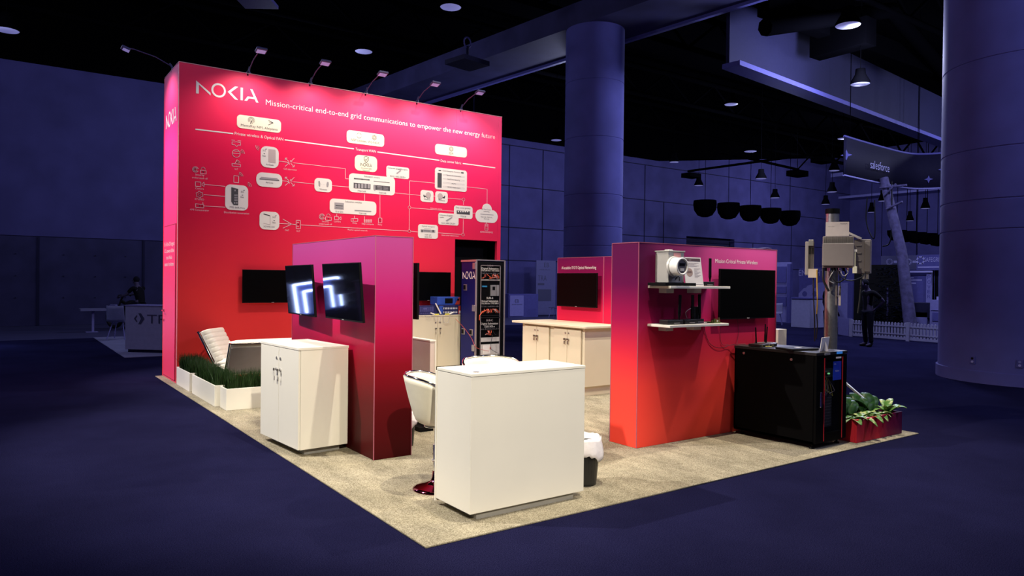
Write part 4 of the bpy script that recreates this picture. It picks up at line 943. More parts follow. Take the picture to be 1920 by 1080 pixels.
# on the rack
t = thing('laptop', 'closed dark laptop lying on the server rack', 'laptop', (4.50, .47, RH))
t.rotation_euler = (0, 0, rad(-14))
MB().box(-.17, .17, -.12, .12, .002, .020).build('laptop_case', mat('laptop_grey', (.015, .0145, .015), .6, spec=.1), t, bevel=.004)
MB().box(-.02, .05, -.02, .02, .020, .021).build('sticker', PAPER, t); MB().box(-.14, .14, -.11, .11, 0, .002).build('rubber_pad', BLACK, t)
t = thing('wireless_router', 'flat black router with two upright antennas on the rear of the rack', 'router', (4.50, .87, RH))
MB().box(-.15, .15, -.07, .07, .002, .03).build('housing', MATS['modem_black'], t, bevel=.004)
for x, y, l in ((-.03, .06, -.012), (.14, .06, .02)):
    b = MB(); b.cyl((x, y, .025), (x+l, y, .20), .009, .007, n=8); b.build('antenna', BLACK, t)
b = MB(); b.box(-.12, -.10, -.073, -.07, .01, .02); b.box(.0, .02, -.073, -.07, .01, .02); b.box(.05, .09, -.073, -.07, .01, .02); b.build('front_port', GOLD, t)
t = thing('access_point', 'dark grey flat access point with one antenna behind the router', 'router', (4.72, 1.0, RH))
MB().box(-.09, .13, -.07, .07, .002, .022).build('housing', mat('ap_grey', (.10, .095, .10), .4), t, bevel=.004)
b = MB(); b.cyl((.07, .05, .02), (.075, .05, .22), .009, .007, n=8); b.build('antenna', BLACK, t)
cable('short yellow cable lying on the rear left of the server rack', [(4.36, .86, RH+.006), (4.41, .82, RH+.006), (4.47, .79, RH+.008), (4.50, .76, RH+.006)], .003, CYEL)
t = thing('sign_card', 'white sign card seen from its back, with a fold-out foot, on the rack corner', 'card', (4.60, .24, RH))
t.rotation_euler = (rad(8), 0, rad(4))
b = MB(); b.obox((0, 0, .07), (.155, .004, .14)); b.build('sheet', PAPER, t)
b = MB(); b.prism([(-.028, .0), (.028, .0), (0, .10)], (0, -.035, .0), (1, 0, 0), V((0, .33, 1)).normalized(), V((0, -1, .33)).normalized(), 0, .003); b.build('foot', mat('paper_shade', (.62, .57, .54), .5), t)

# ============================================================ radio mast
MX, MY = 5.58, .75
t = thing('radio_mast', 'grey steel mast carrying the radio units, behind the server rack', 'mast', (MX, MY, FZ))
b = MB(); b.cyl((0, 0, .02), (0, 0, 2.44), .070, n=36); b.build('pole', STEEL, t)
b = MB(); b.cyl((0, 0, 2.40), (0, 0, 2.455), .076, n=36); b.build('pole_cap', BLACK, t)
b = MB(); b.cyl((0, 0, .0), (0, 0, .02), .24, n=36); b.build('base_plate', STEEL, t)
b = MB(); b.cyl((5.52-MX, .70-MY, .64), (5.755-MX, .255-MY, .20), .014, n=10); b.build('brace', mat('brace_aluminium', (.62, .62, .60), .35, .6, noise=.03), t)
for a in (92, 212):
    b = MB(); dx, dy = math.cos(rad(a)), math.sin(rad(a)); b.cyl((dx*.07, dy*.07, .60), (dx*.56, dy*.56, .03), .016, n=10); b.build('brace', mat('brace_aluminium', (.62, .62, .60), .35, .6, noise=.03), t)
# radio units
RU = mat('radio_grey', (.25, .215, .205), .45, noise=.03); RU2 = mat('radio_light', (.31, .28, .265), .45, noise=.03); FIN = mat('radio_fin', (.17, .155, .15), .5)
toc = math.atan2(CAMP.y-MY, CAMP.x-MX)     # heading towards the aisle corner
RZ = toc+PI/2+rad(2)                        # local -y looks to the aisle
def mloc(x, y, z): return (MX+math.cos(RZ)*x-math.sin(RZ)*y, MY+math.sin(RZ)*x+math.cos(RZ)*y, z)
t = thing('radio_unit', 'square grey radio unit facing the aisle in the middle of the mast', 'radio unit', mloc(.055, -.14, 1.80), RZ, 'radio units on the mast')
MB().box(-.16, .16, -.08, -.02, .02, .27).build('front_cover', RU, t, bevel=.008)
MB().box(-.155, .155, -.02, .06, .0, .35).build('housing', RU, t, bevel=.006)
b = MB()
for k in range(26): x = -.15+k*.012; b.box(x, x+.004, -.05, -.02, .27, .345)
o = b.build('cooling_fins', RU2, t)
for k in range(6):
    b = MB(); x = -.12+k*.045; b.cyl((x, .0, .0), (x, .0, -.035), .012, n=10); b.build('connector', CHROME if k % 2 else BLACK, t)
t = thing('radio_unit', 'tall narrow radio unit with dark ribs at the left of the mast', 'radio unit', mloc(-.205, .0, 1.72), RZ, 'radio units on the mast')
MB().box(-.075, -.04, -.05, .10, .0, .38).build('side_cover', RU2, t, bevel=.006)
MB().box(-.04, .02, .0, .09, .0, .38).build('housing', FIN, t)
b = MB()
for k in range(5): b.box(-.036+k*.012, -.031+k*.012, -.03, .0, .02, .35)
b.build('cooling_fins', RU, t)
MB().box(-.04, .012, -.05, -.01, .33, .40).build('terminal_box', mat('tin', (.6, .58, .50), .3, .7), t, bevel=.003)
for z in (.24,):
    for k in range(4): b = MB(); b.cyl((-.03+k*.013, -.035, z), (-.03+k*.013, -.035, z+.07), .005, n=6); b.build('connector', BLACK, t)
MB().box(-.04, .06, -.055, -.045, -.03, .07).build('mounting_plate', mat('plate_cream', (.62, .52, .44), .45), t)
t = thing('radio_unit', 'grey radio unit with small handles at the right of the mast', 'radio unit', mloc(.31, .02, 1.74), RZ-rad(8), 'radio units on the mast')
MB().box(-.08, .09, -.05, .08, .0, .38).build('housing', RU, t, bevel=.008)
for k in range(4):
    z = .06+k*.085; b = MB(); b.tube([(-.055, -.05, z), (-.055, -.062, z), (-.005, -.062, z), (-.005, -.05, z)], .004, 6); b.build('latch', RU2, t)
b = MB(); b.box(.03, .085, -.058, -.05, .02, .36); b.build('side_rib', RU, t, bevel=.003)
MB().box(.0, .07, -.04, .04, -.06, .0).build('mounting_foot', RU2, t)
t = thing('sign_card', 'cream sign card standing on top of the middle radio unit', 'card', mloc(.045, -.17, 2.152), RZ, None)
MB().box(-.118, .118, 0, .004, 0, .155).build('sheet', mat('paper_rose', (.66, .58, .54), .5), t)
b = MB(); text(b, PC, 'NOKIA', .03, .128, .10, h=.012, d=.001, bold=.02); text(b, PC, 'AirScale radios', -.095, .10, -.03, h=.008, d=.001, bold=.01); b.build('lettering', mat('grey_text', (.12, .10, .10), .5, noise=0), t)
t = thing('sign_card', 'white sign card sloping on the right radio unit', 'card', mloc(.225, -.0, 2.128), RZ, None)
b = MB(); b.obox((0, 0, .035), (.16, .10, .022), Matrix.Rotation(rad(27), 3, 'Y')); b.build('sheet', PAPER, t)
t = thing('fibre_cassette', 'small cream cassette hanging at the right of the middle radio unit', 'cassette', mloc(.225, -.19, 1.74), RZ)
MB().box(-.022, .022, -.015, .015, .0, .075).build('housing', mat('plate_ivory', (.78, .74, .55), .4), t, bevel=.004)
MB().box(-.007, .007, -.008, .008, .075, .24).build('strap', MATS['plate_ivory'], t); MB().box(-.018, .018, -.012, .012, .235, .262).build('clip', PAPER, t)
MB().box(-.012, .012, .015, .10, .02, .05).build('bracket', STEEL, t)
# mast cables
def mc(label, pts, r, m): return cable(label, [mloc(*p) for p in pts], r, m, 'cables of the radio mast')
mc('yellow cable running down beside the left radio unit', [(-.155, -.07, 1.78), (-.15, -.07, 1.6), (-.145, -.07, 1.4), (-.15, -.06, 1.28)], .008, mat('cable_amber', (.45, .27, .05), .5))
mc('black cable running down beside the yellow one', [(-.19, -.02, 1.72), (-.185, -.03, 1.5), (-.17, -.03, 1.2), (-.165, -.03, .97)], .008, CBLK)
mc('black cable continuing under the yellow cable', [(-.15, -.06, 1.28), (-.14, -.05, 1.15), (-.15, -.05, 1.0)], .007, CBLK)
mc('thick black hose hanging short in front of the mast', [(-.09, -.12, 1.80), (-.09, -.13, 1.68), (-.06, -.12, 1.60), (-.03, -.11, 1.54)], .014, CBLK)
mc('black cable curling under the middle radio unit', [(.0, -.14, 1.80), (.0, -.16, 1.70), (.06, -.15, 1.64), (.14, -.12, 1.70), (.12, -.12, 1.80)], .008, CBLK)
mc('black cable running under the radio units to the right', [(.05, -.14, 1.80), (.10, -.16, 1.69), (.20, -.13, 1.66), (.30, -.08, 1.70), (.34, -.04, 1.75)], .007, CBLK)
mc('silver braided cable under the middle radio unit', [(.03, -.14, 1.79), (-.01, -.17, 1.72), (-.03, -.16, 1.66), (.02, -.15, 1.63)], .006, mat('cable_silver', (.5, .48, .46), .3, .6))
mc('pale loop of cable under the middle radio unit', [(.10, -.14, 1.80), (.09, -.17, 1.75), (.12, -.17, 1.71), (.16, -.16, 1.75), (.14, -.14, 1.80)], .005, MATS['cable_silver'])
mc('black cable hanging from the right radio unit', [(.30, -.02, 1.72), (.30, -.03, 1.6), (.29, -.03, 1.45), (.275, -.02, 1.30)], .012, CBLK)
mc('thin black cable beside the mast', [(.08, -.08, 1.78), (.085, -.085, 1.6), (.08, -.08, 1.5)], .006, CBLK)
t = thing('cable_clamp', 'pale cable clamp fixed at the right of the mast below the radio units', 'clamp', mloc(.085, -.05, 1.38), RZ)
MB().box(-.012, .012, -.02, .02, .0, .22).build('plate', mat('plate_clay', (.40, .33, .32), .45), t, bevel=.004)
b = MB(); b.tube([(0, .02, .1), (-.03, .05, .1)], .01); b.build('bolt', CHROME, t)
t = thing('paper_cup', 'small white box standing behind the rack, right of the plum partition', 'box', (5.72, 1.52, 0))
MB().box(-.085, .085, -.06, .06, FZ, 1.06).build('column_body', mat('plate_ivory2', (.60, .55, .45), .5), t)
t['label'] = 'slim white pedestal just showing beyond the right end of the plum partition'; t['category'] = 'pedestal'; t.name = 'pedestal'

# ============================================================ red planter with leafy plants
t = thing('leaf_planter', 'red to purple planter box at the right carpet corner', 'planter', (0, 0, FZ))
b = MB(); x0, x1, y0, y1, h, k = 4.985, 5.90, .10, .36, .235, .02
b.box(x0, x1, y0, y0+k, 0, h); b.box(x0, x1, y1-k, y1, 0, h); b.box(x0, x0+k, y0+k, y1-k, 0, h); b.box(x1-k, x1, y0+k, y1-k, 0, h); b.build('planter_box', PLANTERM, t, bevel=.003)
MB().box(x0+k, x1-k, y0+k, y1-k, .01, .2).build('soil', mat('soil', (.02, .015, .01), .9, noise=.4), t)
def leafmat(name, c, vein):
    m = mat(name, c, .4, noise=.25, nscale=14, spec=.4); nt = m.node_tree; b = nt.nodes['Principled BSDF']
    tc = nt.nodes.new('ShaderNodeTexCoord'); wv = nt.nodes.new('ShaderNodeTexNoise'); wv.inputs['Scale'].default_value = 22; nt.links.new(tc.outputs['Object'], wv.inputs['Vector'])
    r = nt.nodes.new('ShaderNodeValToRGB'); r.color_ramp.elements[0].position = .50; r.color_ramp.elements[1].position = .62; r.color_ramp.elements[0].color = tuple(c)+(1,); r.color_ramp.elements[1].color = tuple(vein)+(1,)
    nt.links.new(wv.outputs['Fac'], r.inputs[0]); nt.links.new(r.outputs[0], b.inputs['Base Color']); return m
LF = leafmat('hosta_leaf', (.10, .24, .05), (.50, .55, .22)); LD = leafmat('dark_leaf', (.012, .045, .008), (.02, .07, .012)); LD.node_tree.nodes['Principled BSDF'].inputs['Specular IOR Level'].default_value = .15
def leaf(b, base, az, ln, wd, up, droop, n=7):
    """leaf blade from base, azimuth az, rises by up then droops"""
    ca, sa = math.cos(az), math.sin(az); L = []; 
    for i in range(n+1):
        s = i/n; hw = wd/2*math.sin(PI*min(1, s*.92+.04))**.75*(1-.15*s); d = ln*s; z = up*s-droop*s*s
        c = V(base)+V((ca*d, sa*d, z)); sd = V((-sa, ca, 0))*hw; L += [c-sd+V((0, 0, hw*.35)), c, c+sd+V((0, 0, hw*.35))]
    fs = []
    for i in range(n):
        a = i*3; fs += [(a, a+1, a+4, a+3), (a+1, a+2, a+5, a+4)]
    b.add(L, fs, True)
random.seed(4)
def plant(label, x, y, kind, n, ln, wd, up, droop, m, grp, azc=None):
    t = thing('leafy_plant' if kind else 'variegated_plant', label, 'plant', (x, y, FZ+.2), 0, grp)
    for k in range(n):
        az = (azc+random.uniform(-1.1, 1.1)) if azc is not None else 2*PI*k/n+random.uniform(-.3, .3)
        b = MB(); l = ln*random.uniform(.8, 1.15); leaf(b, (random.uniform(-.02, .02), random.uniform(-.02, .02), .0), az, l, wd*random.uniform(.85, 1.15), up*random.uniform(.8, 1.2), droop*random.uniform(.8, 1.2)); b.build('leaf', m, t, solid=.0015)
    return t
G1 = 'pale variegated plants along the front of the red planter'; G2 = 'tall dark leafy plants at the back of the red planter'
for i, (x, lb) in enumerate(((5.06, 'variegated plant at the left front corner of the red planter'), (5.22, 'second variegated plant hanging over the front of the red planter'), (5.40, 'variegated plant in the middle front of the red planter'),
        (5.58, 'variegated plant right of the middle of the red planter'), (5.78, 'variegated plant at the right end of the red planter, standing higher'))):
    plant(lb, x, .20, 0, 9, .17, .085, .13 if i < 4 else .24, .14, LF, G1)
for i, (x, lb) in enumerate(((5.05, 'dark leafy plant at the back left of the red planter'), (5.22, 'dark leafy plant left of the mast brace'), (5.45, 'dark leafy plant behind the middle of the red planter'), (5.62, 'dark leafy plant with a large round leaf on the right'))):
    plant(lb, x, .315, 1, 13, .17, .15, .27, .12, LD, G2, PI/2)

# ============================================================ test instruments on the cabinet
BL = mat('instrument_blue', (.03, .08, .42), .4); RDI = mat('instrument_red', (.55, .05, .03), .4); NB = mat('instrument_navy', (.012, .015, .09), .4)
t = thing('test_instrument', 'blue test set with red right edge, stacked on top of the other one', 'test instrument', (4.60, 7.56, FZ+.978+.175), 0, 'blue test instruments on the cabinet')
MB().box(-.24, .24, 0, .26, 0, .145).build('case', BL, t, bevel=.005)
MB().box(-.08, .08, -.003, 0, .03, .12).build('display', BLACK, t)
b = MB(); b.prism([(.13, .005), (.235, .005), (.235, .14), (.21, .14)], (0, 0, 0), (1, 0, 0), (0, 0, 1), (0, -1, 0), 0, .003); b.build('red_corner', RDI, t)
b = MB(); b.cyl((.19, -.003, .095), (.19, -.012, .095), .02); b.build('knob', CHROME, t)
t = thing('test_instrument', 'long navy test set with rows of white sockets and a red end panel', 'test instrument', (4.60, 7.50, FZ+.978), 0, 'blue test instruments on the cabinet')
MB().box(-.24, .24, 0, .30, 0, .172).build('case', NB, t, bevel=.005)
for r_ in range(2):
    b = MB()
    for k in range(6): x = -.17+k*.055; b.box(x, x+.04, -.003, 0, .03+r_*.07, .05+r_*.07); b.box(x, x+.04, -.003, 0, .058+r_*.07, .066+r_*.07)
    b.build('socket_row', mat('socket_white', (.5, .5, .6), .4), t)
MB().box(.17, .235, -.003, 0, .01, .16).build('red_panel', RDI, t); b = MB(); b.box(.18, .225, -.005, -.003, .02, .07); b.build('white_frame', INKW, t)
MB().box(-.235, -.15, -.003, 0, .02, .16).build('blue_panel', BL, t)
t = thing('test_instrument', 'dark blue test set with fine print at the left of the cabinet top', 'test instrument', (4.15, 7.50, FZ+.978), 0, 'blue test instruments on the cabinet')
MB().box(-.18, .20, 0, .28, 0, .165).build('case', NB, t, bevel=.005)
b = MB()
for k in range(7): b.box(-.16+.04*k, -.135+.04*k, -.003, 0, .03, .04); b.box(-.16+.04*k, -.145+.04*k, -.003, 0, .06, .15)
b.box(-.10, -.03, -.004, 0, .105, .12); b.build('front_marks', mat('mark_blue', (.12, .12, .35), .4), t)
t = thing('probe', 'white test probe leaning on the navy test set', 'probe', (4.33, 7.46, FZ+.978))
b = MB(); b.cyl((.05, 0, .02), (-.05, .02, .21), .012, n=8); b.build('grip', PAPER, t)
for i, (x, lb) in enumerate(((4.28, 'left yellow and white plug lying in front of the instruments'), (4.50, 'right yellow and white plug lying in front of the instruments'))):
    t = thing('test_plug', lb, 'plug', (x, 7.44, FZ+.978+.012), 0, 'yellow test plugs')
    b = MB(); b.cyl((-.045, 0, 0), (.045, 0, 0), .012, n=10); b.build('yellow_sleeve', mat('plug_yellow', (.75, .68, .10), .4), t)
    s = 1 if i else -1; b = MB(); b.cyl((.045*s, 0, 0), (.12*s, 0, .03), .014, .010, n=10); b.build('white_end', PAPER, t)
cable('thin grey lead drooping over the cabinet front, left', [(4.02, 7.44, 1.0), (4.10, 7.40, .95), (4.20, 7.41, 1.0), (4.24, 7.41, .90), (4.34, 7.41, .90), (4.36, 7.42, 1.0)], .003, CGREY)
cable('thin grey lead drooping over the cabinet front, right', [(4.40, 7.42, 1.0), (4.42, 7.41, .86), (4.50, 7.41, .86), (4.54, 7.42, 1.0)], .003, CGREY)

# ============================================================ flight case rack
FX0, FX1, FY0, FY1, FH = 4.73, 5.33, 6.845, 7.36, 1.978
t = thing('flight_case_rack', 'tall blue flight case with an open front of substation equipment', 'equipment rack', (0, 0, 0))
FB = mat('case_blue', (.006, .008, .10), .45, spec=.2)
b = MB(); b.box(FX0, FX0+.02, FY0, FY1, FZ, FH); b.box(FX1-.02, FX1, FY0, FY1, FZ, FH); b.box(FX0, FX1, FY1-.02, FY1, FZ, FH); b.box(FX0, FX1, FY0, FY1, FH-.03, FH); b.box(FX0, FX1, FY0, FY1, FZ, .10)
b.build('case', FB, t)
AL = mat('case_aluminium', (.50, .42, .42), .35, .6)
b = MB()
for x in (FX0, FX1): b.box(x-.014, x+.014, FY0-.006, FY0+.012, FZ, FH)
for z in (FH-.012, .02): b.box(FX0, FX1, FY0-.006, FY0+.012, z, z+.018)
b.box(FX0-.006, FX0+.012, FY0, FY1, FH-.03, FH+.004); b.build('edge_rail', AL, t)
b = MB()
for a, c in ((FX0+.016, FX0+.085), (FX1-.085, FX1-.016)): b.box(a, c, FY0, FY0+.02, .05, FH-.02)
b.box(FX0+.085, FX1-.085, FY0, FY0+.02, FH-.08, FH-.02); b.build('front_frame', BLACK, t)
b = MB()
for x in (FX0+.088, FX1-.10): b.box(x, x+.012, FY0-.004, FY0+.01, .12, FH-.09)
b.box(FX0+.088, FX1-.088, FY0-.004, FY0+.01, FH-.10, FH-.09); b.build('rack_rail', AL, t)
a0, a1 = FX0+.105, FX1-.105
MB().box(a0, a1, FY0+.02, FY0+.06, .12, FH-.10).build('front_board', BLACK, t)
PF = Plane('y', FY0+.02, (1, 0, 0), (0, -1, 0)); cxf = (a0+a1)/2
b = MB()
for tx, z, wq, h in (('SUB-A', 1.885, .13, .034), ('Digital Substation', 1.834, .36, .036), ('7705 SAR-Hm / 7705 SAR-8', 1.80, .38, .026), ('SUB-B', 1.31, .14, .036), ('Virtual Substation', 1.255, .36, .038), ('7705 SAR-Hm / 7705 SAR-8', 1.218, .37, .026),
        ('SUB-C', .916, .14, .036), ('Digital Substation', .857, .36, .036), ('7250 IXR-e', .806, .22, .034)):
    text(b, PF, tx, 0, z-.02, h=h, d=.003, cx=cxf, width=wq, bold=.008)
b.build('lettering', INKW, t)
random.seed(21)
PORT = mat('port_grey', (.12, .11, .12), .4)
for z in (1.745, 1.16, .76):
    MB().box(a0, a1, FY0-.0, FY0+.02, z-.025, z+.025).build('router_unit', BLACK, t)
    b = MB()
    for k in range(14): x = a0+.01+k*.027; b.box(x, x+random.uniform(.006, .016), FY0-.003, FY0, z-.012, z+random.uniform(-.002, .016))
    b.build('router_port', PORT, t)
OR = mat('cable_orange', (.75, .10, .03), .5)
for z0, n in ((1.675, 14), (1.065, 18), (.68, 8)):
    for k in range(n):
        x = random.uniform(a0+.04, a1-.04) if z0 != .68 else random.uniform(a0+.14, a0+.28); b = MB(); x2 = x+random.uniform(-.08, .08); 
        b.tube([(x, FY0, z0+.05), ((x+x2)/2, FY0-.03-random.random()*.02, z0+random.uniform(-.02, .02)), (x2, FY0-.03, z0+random.uniform(-.03, .03)), (x2+random.uniform(-.05, .05), FY0-.01, z0-.02)], .0045, 5)
        b.build('patch_cable', (OR, OR, CRED, CGREY, CBLK)[k % 5], t)
b = MB(); b.tube([(a0+.1, FY0-.03, 1.10), (a0, FY0-.04, 1.06), (a0-.05, FY0-.03, 1.0), (a0-.045, FY0-.02, .92)], .007, 6); b.build('patch_cable', OR, t)
MB().box(a0, a1, FY0-.0, FY0+.02, 1.615, 1.64).build('shelf_strip', mat('strip_grey', (.40, .38, .36), .4), t)
MB().box(a0+.20, a0+.31, FY0-.01, FY0+.02, 1.345, 1.54).build('protection_relay', mat('relay_grey', (.22, .21, .22), .4), t, bevel=.003)
MB().box(a0+.23, a0+.285, FY0-.013, FY0-.01, 1.45, 1.51).build('relay_display', BLACK, t)
MB().box(a0+.32, a0+.375, FY0-.008, FY0+.02, 1.345, 1.54).build('protection_relay', MATS['relay_grey'], t, bevel=.003)
b = MB(); b.box(a0+.02, a0+.12, FY0-.002, FY0+.02, 1.50, 1.525); b.build('blue_label', mat('cyan_label', (.03, .22, .45), .4), t)
b = MB(); b.box(a0, a1+.03, FY0-.01, FY0+.02, .955, .97); b.box(a0+.02, a1, FY0-.01, FY0+.02, .99, 1.005); b.build('cable_tray', mat('tray_black', (.02, .02, .02), .3), t)
MB().box(a0-.015, a1+.005, FY0-.004, FY0+.02, .535, .61).build('drawer_front', mat('panel_offwhite', (.55, .52, .50), .5), t)
MB().box(a0-.015, a1+.005, FY0-.004, FY0+.02, .30, .49).build('power_panel', mat('panel_offwhite', (.55, .52, .50), .5), t)
MB().box(a0+.05, a0+.20, FY0-.008, FY0-.004, .32, .475).build('power_plate', PAPER, t); MB().box(a0+.19, a0+.205, FY0-.02, FY0-.008, .40, .44).build('red_switch', CRED, t)
PS = Plane('x', FX0, (0, -1, 0), (-1, 0, 0))
b = MB(); logo(b, PS, -7.30, 1.645, .42, .125, .001, .003); b.build('logo', INKW, t)
HN = mat('case_hardware', (.38, .36, .40), .35, .7)
for y, z in ((7.20, 1.49), (7.25, .70), (6.98, .70)):
    b = MB(); b.box(FX0-.012, FX0, y-.055, y+.055, z-.055, z+.055); k = b.build('recessed_handle', HN, t, bevel=.004)
    b = MB(); b.box(FX0-.016, FX0-.012, y-.02, y+.045, z-.04, z+.04); b.build('handle_cup', BLACK, k)
for z in (1.87, 1.13, .43):
    b = MB(); b.box(FX0-.03, FX0, FY0+.0, FY0+.09, z-.055, z+.055); b.build('latch', HN, t, bevel=.004)
cable('red lead hanging from the cabinet to the bottom panel of the flight case', [(4.66, 7.42, .92), (4.66, 7.1, .76), (4.68, 6.90, .60), (4.70, 6.80, .46), (4.85, 6.80, .40), (5.0, 6.82, .37)], .004, CRED)
cable('black lead crossing the lower panel of the flight case', [(5.07, 6.82, .66), (5.02, 6.80, .50), (5.04, 6.81, .40), (5.22, 6.82, .31)], .004, CBLK)
# dark folded cloth on the corner of the plum partition
t = thing('cloth', 'dark blue cloth hanging over the right top corner of the plum partition', 'cloth', (5.06, 1.33, 1.996))
b = MB(); pts = [(-.17, .006), (-.03, .02), (.05, .02), (.085, -.02), (.09, -.09)]
vs = []; 
for j in range(7):
    y = -.12+.04*j
    for p in pts: vs.append((p[0], y, p[1]+.008*math.sin(j*1.7)))
b.add(vs, [(j*5+i, j*5+i+1, (j+1)*5+i+1, (j+1)*5+i) for j in range(6) for i in range(4)], True); b.build('fabric', mat('cloth_navy', (.01, .012, .08), .8), t, solid=.012)

# ============================================================ the hall around the stand
def xbox(px0, py0, px1, py1, x, th, z0=None):
    """box whose -X face at world x spans the two photo corners"""
    a, c = at(px0, py0, 'x', x), at(px1, py1, 'x', x); zz = min(a.z, c.z) if z0 is None else z0
    return MB().box(x, x+th, min(a.y, c.y), max(a.y, c.y), zz, max(a.z, c.z)), a, c
# ---- neighbouring stand behind the door end (left of the photo)
tagf = MB(); tagf.prism([(-.02, 12.3), (3.0, 12.3), (3.0, 18.0), (-.02, 18.0)], (0, 0, 0), (1, 0, 0), (0, 1, 0), (0, 0, 1), 0, .01)
tag(tagf.build('stand_carpet', mat('blue_grey_carpet', (.12, .12, .22), .9)), 'pale blue-grey carpet of the stand behind the pink wall', 'carpet')
p1, p2 = V((.13, 13.42, 0)), V((.80, 12.80, 0)); ang = math.atan2(p2.y-p1.y, p2.x-p1.x)
t = thing('reception_counter', 'blue-grey counter with an arrow emblem and three dark letters behind the pink door end', 'counter', (p1.x, p1.y, .0105), ang)
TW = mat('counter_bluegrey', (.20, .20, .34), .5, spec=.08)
MB().box(0, 2.0, 0, .5, .06, .985).build('body', TW, t, bevel=.005); MB().box(.05, 1.95, .03, .45, 0, .06).build('plinth', HALLD, t); MB().box(-.01, 2.01, -.01, .51, .985, 1.0).build('top', HALLW, t)
TI = mat('dim_ink', (.025, .025, .07), .5, noise=0)
b = MB(); text(b, PC, 'TRC', .50, .62, 1.22, h=.19, d=.004, bold=.015); b.build('lettering', TI, t)
b = MB(); poly(b, PC, [(.30, .60), (.36, .60), (.44, .715), (.36, .83), (.30, .83), (.36, .715)], .001, .004); poly(b, PC, [(.20, .715), (.26, .64), (.28, .66), (.24, .715), (.28, .77), (.26, .79)], .001, .004); b.build('logo', TI, t)
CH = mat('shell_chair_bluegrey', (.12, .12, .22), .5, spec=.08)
def shell_chair(label, loc, rz, grp='white shell chairs of the neighbouring stand'):
    t = thing('shell_chair', label, 'chair', loc, rz, grp); b = MB(); vs = []; m, k = 10, 8
    for j in range(m+1):
        v = j/m
        for i in range(k+1):
            u = -1+2*i/k
            if v < .5: y = -.22+.44*(v/.5); z = .45+.02*u*u
            else: q = (v-.5)/.5; y = .22+.10*q-.05*u*u*q; z = .45+.02*u*u+.40*q
            vs.append((u*(.22-.03*max(0, v-.5)), y, z))
    b.add(vs, [(j*(k+1)+i, j*(k+1)+i+1, (j+1)*(k+1)+i+1, (j+1)*(k+1)+i) for j in range(m) for i in range(k)], True); b.build('seat_shell', CH, t, solid=.02)
    for sx in (-1, 1):
        for sy in (-1, 1): MB().cyl((sx*.12, sy*.10, .45), (sx*.22, sy*.22, 0), .012, n=6).build('leg', HALLW, t)
    return t
shell_chair('shell chair standing left of the lettered counter', (.48, 17.1, .0105), rad(150))
shell_chair('shell chair with its back showing above the lettered counter', (.95, 14.6, .0105), rad(165))
shell_chair('shell chair partly hidden between the counter and the pink wall', (1.42, 14.5, .0105), rad(190))
t = thing('side_table', 'low white table by the motorcycle wheel', 'table', (.15, 20.2, 0)); MB().box(-.3, .35, -.25, .25, .62, .68).build('tabletop', CH, t); MB().box(.0, .06, -.03, .03, 0, .62).build('leg', HALLW, t); MB().box(-.15, .15, -.15, .15, 0, .015).build('foot', HALLW, t)

# ---- people
SKIN = mat('dim_skin', (.055, .045, .085), .7, spec=.1); SHIRT = mat('dark_shirt', (.004, .004, .007), .8, spec=.08); JEANS = mat('dark_jeans', (.007, .007, .016), .85, spec=.08); HAIR = mat('dark_hair', (.006, .006, .012), .8, spec=.08); SHOE = mat('black_shoe', (.004, .004, .006), .6, spec=.08)
def skin(name, nodes, edges, root, m, parent, sub=2):
    names = list(nodes); me = bpy.data.meshes.new(name); me.from_pydata([nodes[k][:3] for k in names], [(names.index(a), names.index(c)) for a, c in edges], [])
    me.materials.append(m); o = bpy.data.objects.new(name, me); COL.objects.link(o); o.parent = parent
    md = o.modifiers.new('skin', 'SKIN'); md.use_smooth_shade = True
    for i, k in enumerate(names):
        sv = me.skin_vertices[0].data[i]; r = nodes[k][3]; sv.radius = (r, nodes[k][4] if len(nodes[k]) > 4 else r); sv.use_root = (k == root)
    s2 = o.modifiers.new('sub', 'SUBSURF'); s2.levels = sub; s2.render_levels = sub; return o
